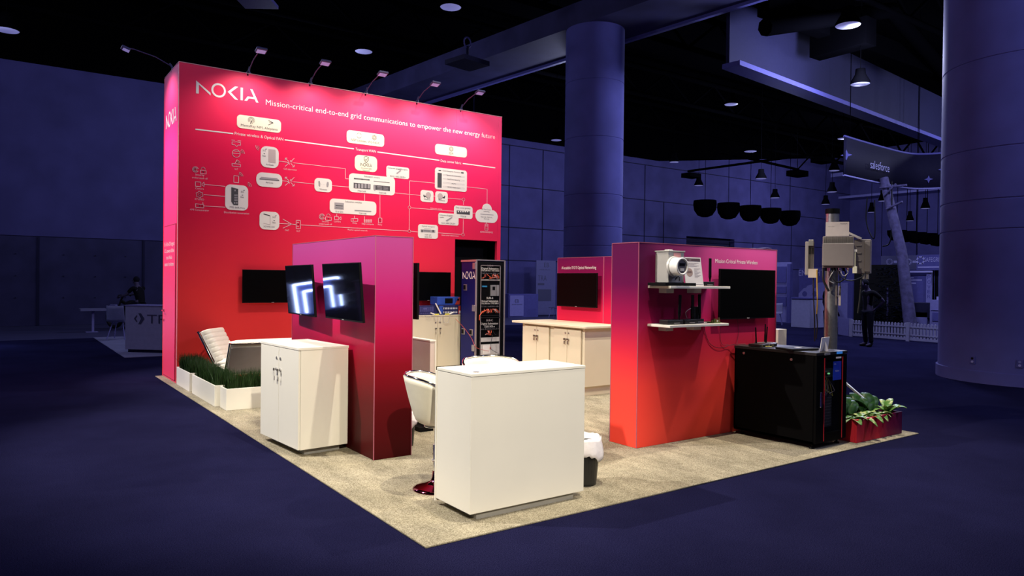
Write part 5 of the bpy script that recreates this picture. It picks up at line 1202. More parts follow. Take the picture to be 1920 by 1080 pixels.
def person(label, loc, rz, J, sleeves=True):
    """J: joints (x right, y back, z up; the figure faces -y)"""
    t = thing('person', label, 'person', loc, rz)
    N = dict(J); E_ = [('pelvis', 'waist'), ('waist', 'chest'), ('chest', 'neck'), ('neck', 'head'), ('head', 'crown'), ('head', 'nose')]
    hd = N['head']
    N['nose'] = (hd[0]+(N['face'][0] if 'face' in N else 0)*.105, hd[1]+(N['face'][1] if 'face' in N else -1)*.105, hd[2]-.015, .014)
    N.pop('face', None)
    for s in 'LR':
        E_ += [('chest', 'sho'+s), ('sho'+s, 'elb'+s), ('elb'+s, 'wri'+s), ('wri'+s, 'palm'+s), ('pelvis', 'hip'+s), ('hip'+s, 'kne'+s), ('kne'+s, 'ank'+s), ('ank'+s, 'toe'+s)]
        wv, ev = V(N['wri'+s][:3]), V(N['elb'+s][:3]); d = (wv-ev).normalized(); sd = d.cross(V((0, 0, 1)) if abs(d.z) < .8 else V((0, 1, 0))).normalized()
        pm = wv+d*.06; N['palm'+s] = (*pm, .026)
        for k, (q, l) in enumerate(((-.026, .065), (-.009, .078), (.009, .074), (.026, .058))):
            f = pm+sd*q+d*l+V((0, 0, -.012*k)); N['fin%s%d' % (s, k)] = (*f, .009); E_.append(('palm'+s, 'fin%s%d' % (s, k)))
        f = wv+d*.05-sd*.05; N['thu'+s] = (*f, .010); E_.append(('wri'+s, 'thu'+s))
    skin('body', N, E_, 'pelvis', SKIN, t)
    g = lambda k, f: (*N[k][:3], N[k][3]*f, (N[k][4] if len(N[k]) > 4 else N[k][3])*f)
    mid = lambda a, c, q: tuple(N[a][i]*(1-q)+N[c][i]*q for i in range(3))
    S = {k: g(k, 1.16) for k in ('pelvis', 'waist', 'chest')}; SE = [('pelvis', 'waist'), ('waist', 'chest')]; S['col'] = (*mid('chest', 'neck', .75), .075); SE.append(('chest', 'col'))
    for s in 'LR':
        S['sho'+s] = g('sho'+s, 1.25); S['slv'+s] = (*mid('sho'+s, 'elb'+s, .72), .058); SE += [('chest', 'sho'+s), ('sho'+s, 'slv'+s)]
    skin('shirt', S, SE, 'waist', SHIRT, t)
    P_ = {'pelvis': g('pelvis', 1.08)}; PE_ = []
    for s in 'LR':
        for k in ('hip', 'kne', 'ank'): P_[k+s] = g(k+s, 1.22 if k != 'ank' else 1.5)
        PE_ += [('pelvis', 'hip'+s), ('hip'+s, 'kne'+s), ('kne'+s, 'ank'+s)]
    skin('trousers', P_, PE_, 'pelvis', JEANS, t)
    for s in 'LR':
        a, c = V(N['ank'+s][:3]), V(N['toe'+s][:3]); bk = a+(a-c).normalized()*.05; bk.z = c.z
        skin('shoe', {'a': (a.x, a.y, a.z, .045), 'h': (bk.x, bk.y, .045, .042), 'm': ((a.x+c.x)/2, (a.y+c.y)/2, .045, .045), 't': (c.x, c.y, .038, .036)}, [('a', 'h'), ('h', 'm'), ('m', 't')], 'h', SHOE, t, 1)
    hv = V(hd[:3]); fdir = V((N['nose'][0]-hd[0], N['nose'][1]-hd[1], 0)).normalized()
    b = MB(); b.sphere((hv.x-fdir.x*.035, hv.y-fdir.y*.035, hv.z+.060), .096, 8, (.95, .95, 1.0)); b.build('hair', HAIR, t)
    rt = V((-fdir.y, fdir.x, 0))
    for sg in (-1, 1):
        e = hv+rt*.085*sg; MB().sphere((e.x, e.y, e.z-.005), .022, 5, (.6, 1, 1.3)).build('ear', SKIN, t)
        e = hv+fdir*.088+rt*.032*sg; MB().sphere((e.x, e.y, e.z+.02), .010, 5).build('eye', HAIR, t)
    m_ = hv+fdir*.086; b = MB(); b.tube([m_+rt*.022+V((0, 0, -.055)), m_+fdir*.006+V((0, 0, -.057)), m_-rt*.022+V((0, 0, -.055))], .006, 5); b.build('mouth', mat('dim_lip', (.06, .035, .06), .6), t)
    return t
LG = dict(hipL=(-.10, 0, .90, .085), hipR=(.10, 0, .90, .085), kneL=(-.11, -.02, .50, .060), kneR=(.11, .0, .50, .060), ankL=(-.11, .03, .09, .040), ankR=(.12, .02, .09, .040), toeL=(-.13, -.14, .04, .03), toeR=(.14, -.14, .04, .03))
TR = dict(pelvis=(0, 0, .98, .125, .10), waist=(0, 0, 1.12, .12, .095), chest=(0, .0, 1.34, .145, .105), neck=(0, -.03, 1.53, .055), head=(0, -.08, 1.64, .085, .078), crown=(0, -.07, 1.76, .070, .075))
J1 = dict(TR, **LG, shoL=(-.20, 0, 1.44, .055), elbL=(-.27, .30, 1.20, .040), wriL=(-.17, .10, 1.00, .028), shoR=(.20, 0, 1.44, .055), elbR=(.27, .27, 1.20, .040), wriR=(.17, .08, 1.00, .028), face=(0, -1))
J1['head'] = (0, -.13, 1.62, .085, .078); J1['crown'] = (0, -.14, 1.74, .070, .075)
hd_left = math.atan2(.58, -.81)           # heading to the left in the photo
person('person in a dark shirt and jeans, hand on hip, standing before the picket fence', (16.55, 6.22, 0), hd_left+PI/2+rad(8), J1)
J2 = dict(TR, **LG, shoL=(-.20, 0, 1.44, .055), elbL=(-.25, .02, 1.16, .040), wriL=(-.24, -.10, .95, .028), shoR=(.20, 0, 1.44, .055), elbR=(.25, .03, 1.16, .040), wriR=(.25, -.05, .93, .028), face=(0, -1))
person('person in dark clothes mostly hidden behind the radio mast', (15.35, 6.60, 0), hd_left+PI/2+PI, J2)
# rider on the motorcycle
RYY = 20.8
J3 = dict(pelvis=(0, .05, .80, .125, .10), waist=(0, .02, .95, .12, .095), chest=(0, -.06, 1.17, .145, .105), neck=(0, -.12, 1.36, .055), head=(0, -.17, 1.47, .085, .078), crown=(0, -.17, 1.59, .070, .075),
    shoL=(-.20, -.06, 1.28, .055), elbL=(-.26, -.30, 1.12, .040), wriL=(-.25, -.56, 1.06, .028), shoR=(.20, -.06, 1.28, .055), elbR=(.27, -.26, 1.05, .040), wriR=(.26, -.50, 1.0, .028),
    hipL=(-.11, 0, .78, .09), hipR=(.11, 0, .78, .09), kneL=(-.2, -.40, .66, .062), kneR=(.2, -.40, .66, .062), ankL=(-.2, -.30, .22, .042), ankR=(.2, -.30, .22, .042), toeL=(-.2, -.46, .16, .03), toeR=(.2, -.46, .16, .03), face=(0, -1))
RP = at(262, 560, 'y', RYY); person('person in a black shirt sitting on the motorcycle, arms forward to the bars', (RP.x, RYY, 0), hd_left+PI/2+rad(-20), J3)
t = thing('motorcycle', 'dark motorcycle behind the lettered counter, front wheel to the left', 'motorcycle', (RP.x, RYY, 0), hd_left+PI/2+rad(-20))
TY = mat('tyre_black', (.004, .004, .006), .7)
for y in (-1.02, .55):
    ring = [(0, y+.29*math.cos(2*PI*k/28), .34+.29*math.sin(2*PI*k/28)) for k in range(29)]
    w_ = MB().tube(ring, .055, 8, cap=False).build('tyre', TY, t); MB().cyl((-.05, y, .34), (.05, y, .34), .06, n=12).build('hub', HALLW, w_)
    for k in range(5): MB().cyl((0, y, .34), (0, y+.26*math.cos(2*PI*k/5), .34+.26*math.sin(2*PI*k/5)), .012, n=5).build('spoke', HALLM, w_)
b = MB(); b.tube([(0, -1.02, .34), (0, -.72, .95), (0, -.66, 1.02)], .03, 6); b.tube([(0, -.72, .85), (0, -.2, .62), (0, .4, .55), (0, .55, .34)], .05, 6); b.tube([(0, -.5, .35), (0, .2, .3), (0, .5, .34)], .04, 6); b.build('frame', TY, t)
b = MB(); b.tube([(-.32, -.52, 1.05), (-.2, -.64, 1.04), (.2, -.64, 1.04), (.32, -.52, 1.0)], .018, 6); b.build('handlebar', TY, t)
b = MB(); b.sphere((0, -.30, .75), .20, 8, (.7, 1.4, .7)); b.build('fuel_tank', TY, t); b = MB(); b.box(-.13, .13, -.1, .62, .66, .74); b.build('seat', TY, t, bevel=.03); b = MB(); b.box(-.14, .14, -.35, .10, .28, .55); b.build('engine', HALLD, t, bevel=.03)
b = MB(); b.tube([(0, -1.32, .60), (0, -1.15, .70), (0, -.95, .70)], .05, 6); b.build('front_mudguard', HALLW, t)

# ---- stand with white cube and banner seen between wall and island
t = thing('display_cube', 'white display cube with a dark emblem, far behind the island counter', 'display cube', (0, 0, 0))
a, c = at(960, 551, 'y', 22.3), at(985, 592, 'y', 22.3)
MB().box(16.35, 18.0, 22.3, 23.1, .0, 1.05).build('frame', HALLM, t); MB().box(16.40, 17.15, 22.26, 22.3, .06, .98).build('front_panel', HALLW, t)
P3 = Plane('y', 22.26, (1, 0, 0), (0, -1, 0)); b = MB(); text(b, P3, 'EB', 0, .66, h=.15, d=.004, bold=.03, cx=16.78, width=.22); text(b, P3, 'BASLER WELLEN', 0, .56, h=.045, d=.004, bold=.03, cx=16.78, width=.55); b.build('lettering', TI, t)
t = thing('roll_up_banner', 'roll-up banner with dark print, partly behind the crimson partition', 'banner', (18.25, 22.8, 0))
MB().box(0, 1.15, 0, .03, .05, 2.6).build('sheet', mat('banner_blue', (.065, .063, .17), .6), t); MB().box(0, 1.15, -.1, .1, 0, .06).build('base', HALLD, t)
P4 = Plane('y', 0, (1, 0, 0), (0, -1, 0)); b = MB(); text(b, P4, 'EB', .45, 2.28, .75, h=.22, d=.004, bold=.03); text(b, P4, 'BASLER WELLEN', .2, 2.14, .8, h=.05, d=.004, bold=.02); text(b, P4, 'TRA', .1, 1.65, .62, h=.25, d=.004, bold=.03); poly(b, P4, [(.10, 1.44), (.48, 1.44), (.48, 1.54), (.10, 1.54)], .001, .004); poly(b, P4, [(.12, .7), (.9, .7), (.9, 1.25), (.12, 1.25)], .001, .004); b.build('print', TI, t)
shell_chair('shell chair in front of the roll-up banner', (18.2, 21.3, 0), rad(200), 'chairs of the far stand')
# ---- information stand right of the plum partition
b, a, c = xbox(1499, 502, 1600, 640, 24.0, .1, 0); t = thing('stand_backdrop', 'blue backdrop with a pale arched field behind the radio mast', 'backdrop', (0, 0, 0)); b.build('panel', HALLM, t)
PN = Plane('x', 24.0, (0, -1, 0), (-1, 0, 0))
b = MB(); q0 = PN.uv(1498, 517); q1 = PN.uv(1546, 517); text(b, PN, 'ENSIGHT', q0[0], q0[1], q1[0], h=.24, d=.01, bold=.02); b.build('lettering', HALLP, t)
b = MB(); q0, q1 = PN.uv(1497, 600), PN.uv(1590, 530); poly(b, PN, [(q0[0], q0[1]), (q1[0], q0[1]), (q1[0], q1[1]), (q0[0]+.9, q1[1]), (q0[0]+.3, q1[1]-.15), (q0[0], q1[1]-.45)], .001, .01); b.build('pale_field', HALLW, t)
b = MB()
for x in (1509, 1528):
    for y in (535, 551): q = PN.uv(x, y); poly(b, PN, circ(q[0], q[1], .11, 0, 360, 8)[:-1], .011, .014)
b.build('icons', HALLM, t)
t = thing('stand_counter', 'plain blue-grey counter just left of the radio mast', 'counter', (0, 0, 0)); b, a, c = xbox(1484, 560, 1518, 612, 22.6, 1.1, 0); b.build('body', TW, t); b, a, c = xbox(1483, 557, 1519, 561, 22.55, 1.2); b.build('top', HALLM, t)
t = thing('stand_backdrop', 'picture wall with dark photographs right of the plum partition', 'backdrop', (0, 0, 0)); b, a, c = xbox(1440, 492, 1481, 612, 25.2, .1, 0); b.build('panel', HALLW, t)
for y0, y1 in ((500, 530), (537, 550), (556, 574)):
    b, a, c = xbox(1445, y0, 1474, y1, 25.17, .02); b.build('picture', HALLM, t)
b, a, c = xbox(1476, 495, 1480, 614, 24.9, .2, 0); b.build('post', HALLM, t)
shell_chair('slatted chair in front of the picture wall', (23.2, 13.5, 0), rad(-60), 'chairs of the far stand')
# black booth walls and tree behind the people
t = thing('stand_backdrop', 'black curtain wall behind the standing people', 'backdrop', (0, 0, 0)); b, a, c = xbox(1602, 497, 1688, 640, 23.4, .1, 0); b.build('curtain', BLACK, t)
t = thing('stand_banner', 'blue banner with a ring emblem, touching the large right column', 'banner', (0, 0, 0)); b, a, c = xbox(1719, 478, 1771, 506, 24, .05); b.build('sheet', HALLM, t)
for y_ in (a.y, c.y): MB().cyl((24.02, y_, a.z), (24.02, y_, 11), .01, n=5).build('suspension_wire', BLK, t)
b = MB(); q0, q1 = PN.uv(1733, 491), PN.uv(1767, 491); text(b, PN, 'SAFEGRID', q0[0], q0[1], q1[0], h=.15, d=.01, bold=.03); q = PN.uv(1726, 488)
stroke(b, PN, circ(q[0], q[1], .13, 0, 360, 6), .05, .002, .01); q0 = PN.uv(1721, 502); poly(b, PN, [(q0[0], q0[1]), (q0[0]+.8, q0[1]), (q0[0]+.8, q0[1]+.04), (q0[0], q0[1]+.04)], .002, .01); b.build('lettering', HALLP, t)
t = thing('stand_banner', 'darker blue banner with two round emblems behind the wooden pole', 'banner', (0, 0, 0)); b, a, c = xbox(1652, 480, 1717, 505, 24.2, .05); b.build('sheet', mat('banner_dim', (.035, .034, .11), .6), t)
for y_ in (a.y, c.y): MB().cyl((24.22, y_, a.z), (24.22, y_, 11), .01, n=5).build('suspension_wire', BLK, t)
PN2 = Plane('x', 24.2, (0, -1, 0), (-1, 0, 0)); b = MB(); 
for x in (1668, 1703): q = PN2.uv(x, 491); stroke(b, PN2, circ(q[0], q[1], .1, 0, 360, 10), .04, .002, .01); poly(b, PN2, [(q[0]+.15, q[1]-.04), (q[0]+.42, q[1]-.04), (q[0]+.42, q[1]+.04), (q[0]+.15, q[1]+.04)], .002, .01)
b.build('emblem', HALLP, t)
t = thing('stand_backdrop', 'blue picture backdrop right of the wooden pole', 'backdrop', (0, 0, 0)); b, a, c = xbox(1698, 511, 1737, 568, 23.8, .1, 0); b.build('panel', HALLM, t); b, a, c = xbox(1737, 511, 1745, 570, 23.7, .1, 0); b.build('side_banner', HALLW, t)
b, a, c = xbox(1697, 508, 1746, 511, 23.6, .1); b.build('top_rail', HALLP, t)
P5 = Plane('x', 23.7, (0, -1, 0), (-1, 0, 0)); b = MB()
for k, ch in enumerate('POWER'): q = P5.uv(1739, 523+k*9); text(b, P5, ch, q[0], q[1], q[0]+.10, h=.12, d=.004, bold=.02)
b.build('lettering', HALLM, t)
b = MB()
P6 = Plane('x', 23.8, (0, -1, 0), (-1, 0, 0))
for y, wq in ((522, .22), (526, .5), (532, .3)): q = P6.uv(1701, y); poly(b, P6, [(q[0], q[1]), (q[0]+wq, q[1]), (q[0]+wq, q[1]+.04), (q[0], q[1]+.04)], .002, .01)
b.build('text_line', HALLP, t)
t = thing('stand_backdrop', 'black curtains beside the large right column', 'backdrop', (0, 0, 0)); b, a, c = xbox(1748, 507, 1784, 565, 24.4, .1, 0); b.build('curtain', BLACK, t); b, a, c = xbox(1783, 380, 1785, 565, 24.3, .06, 0); b.build('post', HALLM, t)
b = MB(); 
for px in (1752, 1760, 1766): q = at(px, 507, 'x', 24.38); q2 = at(px, 562, 'x', 24.38); b.tube([q, q2], .012, 5)
b.build('fold_line', HALLM, t)
t = thing('draped_table', 'pale draped table beside the large right column', 'table', (0, 0, 0)); b, a, c = xbox(1744, 562, 1795, 612, 21.6, .8, 0); b.build('drape', HALLW, t); b, a, c = xbox(1745, 581, 1795, 583, 21.56, .05); b.build('edge_stripe', HALLP, t); b, a, c = xbox(1748, 586, 1795, 604, 21.57, .03); b.build('picture', HALLM, t)
t = thing('name_tent', 'small card standing on the pale draped table', 'card', (0, 0, 0)); b, a, c = xbox(1756, 556, 1765, 563, 21.8, .05); b.build('sheet', HALLP, t)
t = thing('crate', 'dark crate on the stand right of the wooden pole', 'crate', (0, 0, 0)); b, a, c = xbox(1710, 567, 1744, 584, 21.9, .5, 0.6); b.build('case', HALLD, t, bevel=.02); b, a, c = xbox(1712, 585, 1738, 612, 21.9, .6, 0); b.build('base', HALLW, t)
# picket fence
t = thing('picket_fence', 'white picket fence with round-topped pickets across the right aisle', 'fence', (0, 0, 0))
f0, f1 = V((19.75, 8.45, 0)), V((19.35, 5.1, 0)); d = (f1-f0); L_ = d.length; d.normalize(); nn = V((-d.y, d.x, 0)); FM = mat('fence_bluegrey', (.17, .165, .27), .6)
npk = 34
PFc = type('PF', (), {})(); PFc.o, PFc.u, PFc.v, PFc.n = f0, d, V((0, 0, 1)), nn
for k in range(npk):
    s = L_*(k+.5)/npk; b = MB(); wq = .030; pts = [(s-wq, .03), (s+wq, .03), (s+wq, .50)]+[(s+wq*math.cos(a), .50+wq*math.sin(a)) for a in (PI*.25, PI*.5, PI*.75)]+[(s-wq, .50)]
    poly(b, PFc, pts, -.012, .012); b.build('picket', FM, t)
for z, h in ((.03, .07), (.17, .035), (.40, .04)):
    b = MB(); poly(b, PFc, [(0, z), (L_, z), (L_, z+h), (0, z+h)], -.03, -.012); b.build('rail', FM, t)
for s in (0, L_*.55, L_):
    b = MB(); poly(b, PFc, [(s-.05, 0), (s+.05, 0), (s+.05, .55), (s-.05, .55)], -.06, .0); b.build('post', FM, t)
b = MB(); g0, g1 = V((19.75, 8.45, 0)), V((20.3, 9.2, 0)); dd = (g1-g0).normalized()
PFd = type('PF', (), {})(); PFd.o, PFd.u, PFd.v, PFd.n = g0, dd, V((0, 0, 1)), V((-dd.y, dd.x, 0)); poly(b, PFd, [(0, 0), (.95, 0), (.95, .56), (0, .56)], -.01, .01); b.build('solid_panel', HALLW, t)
# wooden pole
t = thing('utility_pole', 'leaning wooden utility pole with crossarms behind the picket fence', 'pole', (0, 0, 0)); WD = mat('dim_wood', (.055, .05, .115), .8, spec=.08, noise=.3, nscale=8)
pa, pb = at(1657, 334, 'x', 20.6), at(1710, 640, 'x', 20.6); pb.z = 0.0
pc = at(1690, 470, 'x', 20.6)
b = MB(); b.tube([pb, pc, pa], [.19, .15, .13], 12); b.build('shaft', WD, t)
for (x0, y0, x1, y1) in ((1650, 352, 1700, 347), (1662, 392, 1692, 378), (1658, 366, 1680, 345)):
    b = MB(); b.cyl(at(x0, y0, 'x', 20.4), at(x1, y1, 'x', 20.4), .035, n=6); b.build('crossarm', WD, t)
cable('dark cable looping down from the wooden pole', [at(1672, 340, 'x', 20.5), at(1672, 420, 'x', 20.5), at(1668, 455, 'x', 20.5), at(1655, 462, 'x', 20.5)], .02, BLACK)
cable('dark cable hanging left of the wooden pole', [at(1626, 370, 'x', 20.5), at(1624, 410, 'x', 20.5), at(1630, 435, 'x', 20.5), at(1640, 444, 'x', 20.5), at(1640, 375, 'x', 20.5)], .02, BLACK)
# shrubs
SH = mat('dim_foliage', (.005, .006, .014), .9, spec=0, noise=.6, nscale=9)
def shrub(label, c, r, h, n, seed, grp):
    random.seed(seed); t = thing('shrub', label, 'shrub', (c[0], c[1], 0), 0, grp); b = MB()
    for _ in range(n):
        a, q = random.uniform(0, 2*PI), random.random()**.5; z = random.uniform(.1, 1)*h; rr = r*q*(1-.4*z/h); leaf(b, (rr*math.cos(a), rr*math.sin(a), z), random.uniform(0, 2*PI), .24, .05, .12, .12, 3)
    b.build('foliage', SH, t); MB().cyl((0, 0, 0), (0, 0, h*.7), .03, n=6).build('stem', WD, t); MB().cyl((0, 0, 0), (0, 0, .22), .16, .2, n=14).build('pot', HALLD, t); return t
for i, (px, py, r, h, lb) in enumerate(((1640, 600, .40, .95, 'dark shrub behind the left end of the fence'), (1664, 600, .50, 2.2, 'tall dark shrub just left of the wooden pole'), (1690, 606, .40, .95, 'dark shrub at the foot of the wooden pole'))):
    c = at(px, 560, 'x', 21.2); shrub(lb, (21.2, c.y), r, h, 420, i+30, 'dark shrubs behind the fence')
# hanging curved sign
pts = [atd(1583, 255, 21.3), atd(1640, 273, 22.6), atd(1700, 288, 23.9), atd(1742, 291, 24.0), atd(1802, 284, 23.5)]
t = thing('hanging_sign', 'dark curved ring sign with pale lettering and stars, hung above the right stands', 'hanging sign', (0, 0, 0))
zt, zb = 6.0, 4.85; PP = [V((p.x, p.y, 0)) for p in pts]; out = []
for i in range(len(PP)-1):
    p0, p1_, p2_, p3_ = PP[max(i-1, 0)], PP[i], PP[i+1], PP[min(i+2, len(PP)-1)]
    for k in range(8): s = k/8; out.append(.5*((2*p1_)+(p2_-p0)*s+(2*p0-5*p1_+4*p2_-p3_)*s*s+(3*p1_-p0-3*p2_+p3_)*s**3))
out.append(PP[-1]); b = MB(); n = len(out)
bk = [p+(V((p.x-CAMP.x, p.y-CAMP.y, 0)).normalized())*.25 for p in out]
b.add([(p.x, p.y, zb) for p in out]+[(p.x, p.y, zt) for p in out], [(i, i+1, n+i+1, n+i) for i in range(n-1)], True)
b.build('fabric_front', mat('sign_navy', (.0055, .005, .017), .8, spec=.1), t, solid=.03)
b = MB(); b.add([(p.x, p.y, zb) for p in bk]+[(p.x, p.y, zt) for p in bk], [(i, i+1, n+i+1, n+i) for i in range(n-1)], True); b.build('fabric_rear', MATS['sign_navy'], t, solid=.03)
b = MB(); b.tube([(p.x, p.y, zt) for p in out], .035, 6); b.build('top_rail', HALLM, t); b = MB(); b.tube([(p.x, p.y, zb) for p in out], .03, 6); b.build('bottom_rail', HALLW, t)
sg = thing_n = None
m0 = out[9]; dr_ = (out[12]-out[6]).normalized(); SGp = type('PF', (), {})(); SGp.o, SGp.u, SGp.v, SGp.n = V((m0.x, m0.y, 0)), dr_, V((0, 0, 1)), V((dr_.y, -dr_.x, 0))
b = MB(); text(b, SGp, 'salesforce', -.75, 5.22, .55, h=.26, d=.10, bold=.0); b.build('lettering', HALLP, t)
b = MB()
for q_, z_, r_ in ((out[1], 5.45, .16), (out[24], 5.15, .13), (out[27], 5.45, .09), (out[29], 5.3, .10)):
    e = (V((CAMP.x-q_.x, CAMP.y-q_.y, 0))).normalized(); u_ = V((e.y, -e.x, 0)); pts_ = [(r_*(1 if k % 2 == 0 else .38)*math.cos(PI*k/4), r_*(1 if k % 2 == 0 else .38)*math.sin(PI*k/4)) for k in range(8)]
    b.prism(pts_, V((q_.x, q_.y, z_))+e*.06, u_, (0, 0, 1), e, 0, .01)
b.build('star_mark', HALLM, t)
for px in (1590, 1715, 1775):
    i = 0; q = min(out, key=lambda p: abs((p-CAMP).dot(cr)/(p-CAMP).dot(fw)*FPX+960-px)); MB().cyl((q.x, q.y, zt), (q.x, q.y, 11.0), .012, n=5).build('suspension_wire', BLK, t)
# black bowls on the back wall
for i, (px, py) in enumerate(((1322, 376), (1366, 381), (1407, 386), (1445, 391), (1481, 396))):
    p = at(px, py, 'y', 20.0); t = thing('ceiling_bowl', ('leftmost', 'second', 'middle', 'fourth', 'rightmost')[i]+' black acoustic bowl in the row of five above the plum partition', 'acoustic bowl', p, rad(-33), 'row of black acoustic bowls')
    b = MB(); prof = [(.55, 0), (.57, -.2), (.53, -.48), (.36, -.74), (.15, -.82), (.01, -.83)]; b.lathe(prof, n=24); b.lathe([(.001, -.01), (.55, 0)], n=24); b.build('bowl', BLK, t)
    MB().cyl((0, 0, 0), (0, 0, 11.0-p.z), .015, n=5).build('suspension_wire', BLK, t)
for i, (px, py) in enumerate(((1682, 432), (1700, 434), (1718, 436), (1738, 438), (1758, 441), (1776, 442))):
    p = at(px, py, 'x', 32); t = thing('ceiling_bowl', ('first', 'second', 'third', 'fourth', 'fifth', 'last')[i]+' of the small distant black bowls beside the large right column, from the left', 'acoustic bowl', p, 0, 'distant black bowls')
    b = MB(); b.lathe([(.42, 0), (.40, -.2), (.25, -.45), (.02, -.5)], n=16); b.lathe([(.001, -.01), (.42, 0)], n=16); b.build('bowl', BLK, t); MB().cyl((0, 0, 0), (0, 0, 11.0-p.z), .015, n=5).build('suspension_wire', BLK, t)
# lighting bars
t = thing('lighting_bar', 'long thin dark lighting bar hung across the right back wall', 'lighting bar', (0, 0, 0)); MB().cyl(atd(1290, 321, 31), atd(1562, 284, 26), .05, n=6).build('tube', BLK, t)
for px, py, d_ in ((1296, 328, 31), (1542, 299, 26.2)): p = atd(px, py, d_); MB().box(p.x-.35, p.x+.35, p.y-.25, p.y+.25, p.z-.12, p.z+.06).build('fixture', BLK, t)
t = thing('lighting_bar', 'short dark lighting bar crossing the long one', 'lighting bar', (0, 0, 0)); MB().cyl(atd(1350, 285, 26), atd(1497, 318, 29), .05, n=6).build('tube', BLK, t); p = atd(1495, 326, 29); MB().box(p.x-.38, p.x+.38, p.y-.25, p.y+.25, p.z-.1, p.z+.12).build('fixture', BLK, t)
MB().cyl(atd(1497, 316, 29), atd(1532, 278, 27), .03, n=5).build('brace', BLK, t); MB().cyl((p.x, p.y, p.z), (p.x, p.y, 11), .012, n=5).build('suspension_wire', BLK, t)
# high-bay lamps
def bay(px, py, d, r, lb):
    r *= 1.2; p = atd(px, py, d); t = thing('high_bay_lamp', lb, 'lamp', p, 0, 'high-bay lamps of the hall')
    MB().lathe([(.001, 0), (r*.95, 0), (r, .015)], n=20).build('lens', LENS, t)
    b = MB(); b.lathe([(r, .0), (r, .06), (r*.55, .26), (r*.5, .40), (.001, .40)], n=20); b.build('housing', BLK, t)
    MB().cyl((0, 0, .4), (0, 0, max(.5, 11.0-p.z)), .009, n=5).build('rod', BLK, t)
for px, py, d, r, lb in ((12, 57, 17, .22, 'hall lamp at the upper left edge of the photo'), (845, 14, 18, .22, 'hall lamp near the top edge, above the title'), (682, 97, 22, .22, 'hall lamp above the middle of the tall pink wall'),
    (1043, 263, 24, .15, 'hall lamp just left of the middle column'), (1371, 196, 26, .2, 'hall lamp below the left end of the pale bulkhead'), (1590, 48, 16, .22, 'hall lamp near the top right, above the bulkhead'),
    (1613, 158, 19, .2, 'hall lamp in front of the bulkhead face'), (1796, 229, 17, .17, 'hall lamp touching the large right column'), (1407, 284, 28, .2, 'hall lamp above the long lighting bar'),
    (1264, 304, 30, .16, 'hall lamp right of the middle columns'), (1310, 348, 33, .17, 'hall lamp hanging under the left end of the long bar'), (1427, 335, 31, .19, 'hall lamp hanging in the middle under the crossing bars'),
    (1453, 371, 33, .17, 'hall lamp above the fourth acoustic bowl'), (1581, 260, 24, .15, 'hall lamp at the left corner of the hanging sign'), (1564, 320, 27, .16, 'hall lamp left of the hanging sign'),
    (1560, 360, 30, .16, 'hall lamp above the mast top'), (1548, 383, 33, .15, 'small hall lamp left of the mast top'), (1655, 377, 26, .12, 'hall lamp beside the wooden pole'),
    (1775, 367, 20, .12, 'hall lamp between pole and right column'), (1735, 391, 27, .13, 'hall lamp under the hanging sign'), (1706, 414, 30, .12, 'hall lamp above the distant bowls'), (1773, 421, 30, .12, 'hall lamp at the right above the distant bowls'), (1634, 398, 30, .12, 'hall lamp left of the wooden pole')):
    bay(px, py, d, r, lb)
# fixture hanging on the great beam
p = atd(876, 118, 19.5); t = thing('beam_speaker', 'flat square fixture on a bracket at the great beam', 'fixture', p, rad(10)); MB().box(-.45, .45, -.4, .4, -.06, .06).build('plate', HALLD, t); MB().cyl((0, 0, .05), (0, 0, .45), .04, n=8).build('bracket', HALLD, t); b = MB(); b.tube([(.12*math.cos(a), 0, .55+.14*math.sin(a)) for a in [PI*k/8 for k in range(17)]], .02, 6); b.build('hook', HALLM, t)
p = atd(482, 4, 15); t = thing('ceiling_panel', 'blue-grey panel hanging at the top edge of the photo', 'panel', p, rad(-35)); MB().box(-.35, .35, -.3, .3, -.03, .04).build('plate', HALLM, t); MB().cyl((0, 0, 0), (0, 0, 11.0-p.z), .01, n=5).build('rod', HALLD, t)
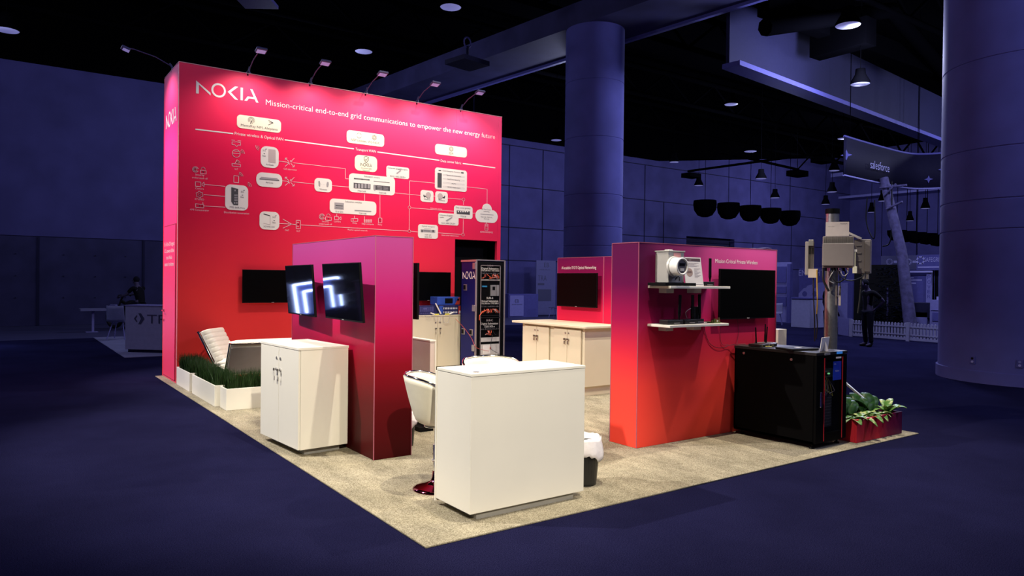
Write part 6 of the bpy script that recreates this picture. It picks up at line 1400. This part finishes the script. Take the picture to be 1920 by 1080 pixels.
# outlets on the large column
for px, py, lb in ((1824, 675, 'wall socket with a dark hole low on the large right column'), (1912, 682, 'double wall socket on the large right column, nearest the edge')):
    q = ray(px, py); ox, oy = CAMP.x-12.55, CAMP.y-1.28; a_ = q.x**2+q.y**2; b_ = 2*(ox*q.x+oy*q.y); c_ = ox*ox+oy*oy-1.30**2; s = (-b_-math.sqrt(max(0, b_*b_-4*a_*c_)))/(2*a_); p = CAMP+q*s
    h = math.atan2(p.y-1.28, p.x-12.55); t = thing('wall_socket', lb, 'socket', p, h+PI/2, 'sockets on the large right column'); MB().box(-.045, .045, -.014, .004, -.065, .065).build('plate', HALLM, t, bevel=.003)
    MB().cyl((0, -.014, .028), (0, -.02, .028), .02, n=12).build('outlet', HALLW if px > 1900 else BLACK, t); MB().cyl((0, -.014, -.028), (0, -.02, -.028), .02, n=12).build('outlet', HALLP, t)

# ============================================================ lit neighbouring stand to the left (mirrored in the tilted screens)
LED = mat('led_strip', (.6, .7, 1.0), .4, noise=0, emis=22, ecol=(.45, .58, 1.0)); PUR = mat('purple_led', (.5, .1, .9), .4, noise=0, emis=14, ecol=(.45, .03, .9))
t = thing('lit_counter', 'counter outlined with white light strips on the stand left of the aisle', 'counter', (-3.2, 16.8, 0), 0)
MB().box(-.85, .85, -.3, .3, .0, .9).build('body', mat('lit_counter_blue', (.10, .14, .45), .4, emis=.35, ecol=(.12, .2, .9)), t)
for a, c in (((-.85, -.32, .05), (-.85, -.32, .88)), ((.85, -.32, .05), (.85, -.32, .88)), ((-.85, -.32, .88), (.85, -.32, .88)), ((-.6, -.32, .05), (-.6, -.32, .66)), ((.6, -.32, .05), (.6, -.32, .66)), ((-.6, -.32, .66), (.6, -.32, .66))):
    MB().cyl(a, c, .028, n=6).build('light_strip', LED, t)
t = thing('lit_counter', 'long white counter with a purple light bar on the stand left of the aisle', 'counter', (-3.35, 10.6, 0), rad(70))
MB().box(-.9, .9, -.3, .3, .0, 1.0).build('body', HALLW, t); MB().box(-.3, .1, -.33, -.31, .74, .77).build('light_strip', PUR, t); MB().box(-.95, .95, -.35, .35, 1.0, 1.03).build('top', CH, t)
for x, y, r, lb in ((-2.45, 18.6, 20, 'shell chair beside the lit counter of the left stand'), (-3.3, 18.9, 60, 'second shell chair of the left stand, further back'), (-3.9, 15.6, -20, 'third shell chair of the left stand, nearest the lit counter')):
    shell_chair(lb, (x, y, 0), rad(r), 'shell chairs of the left stand')
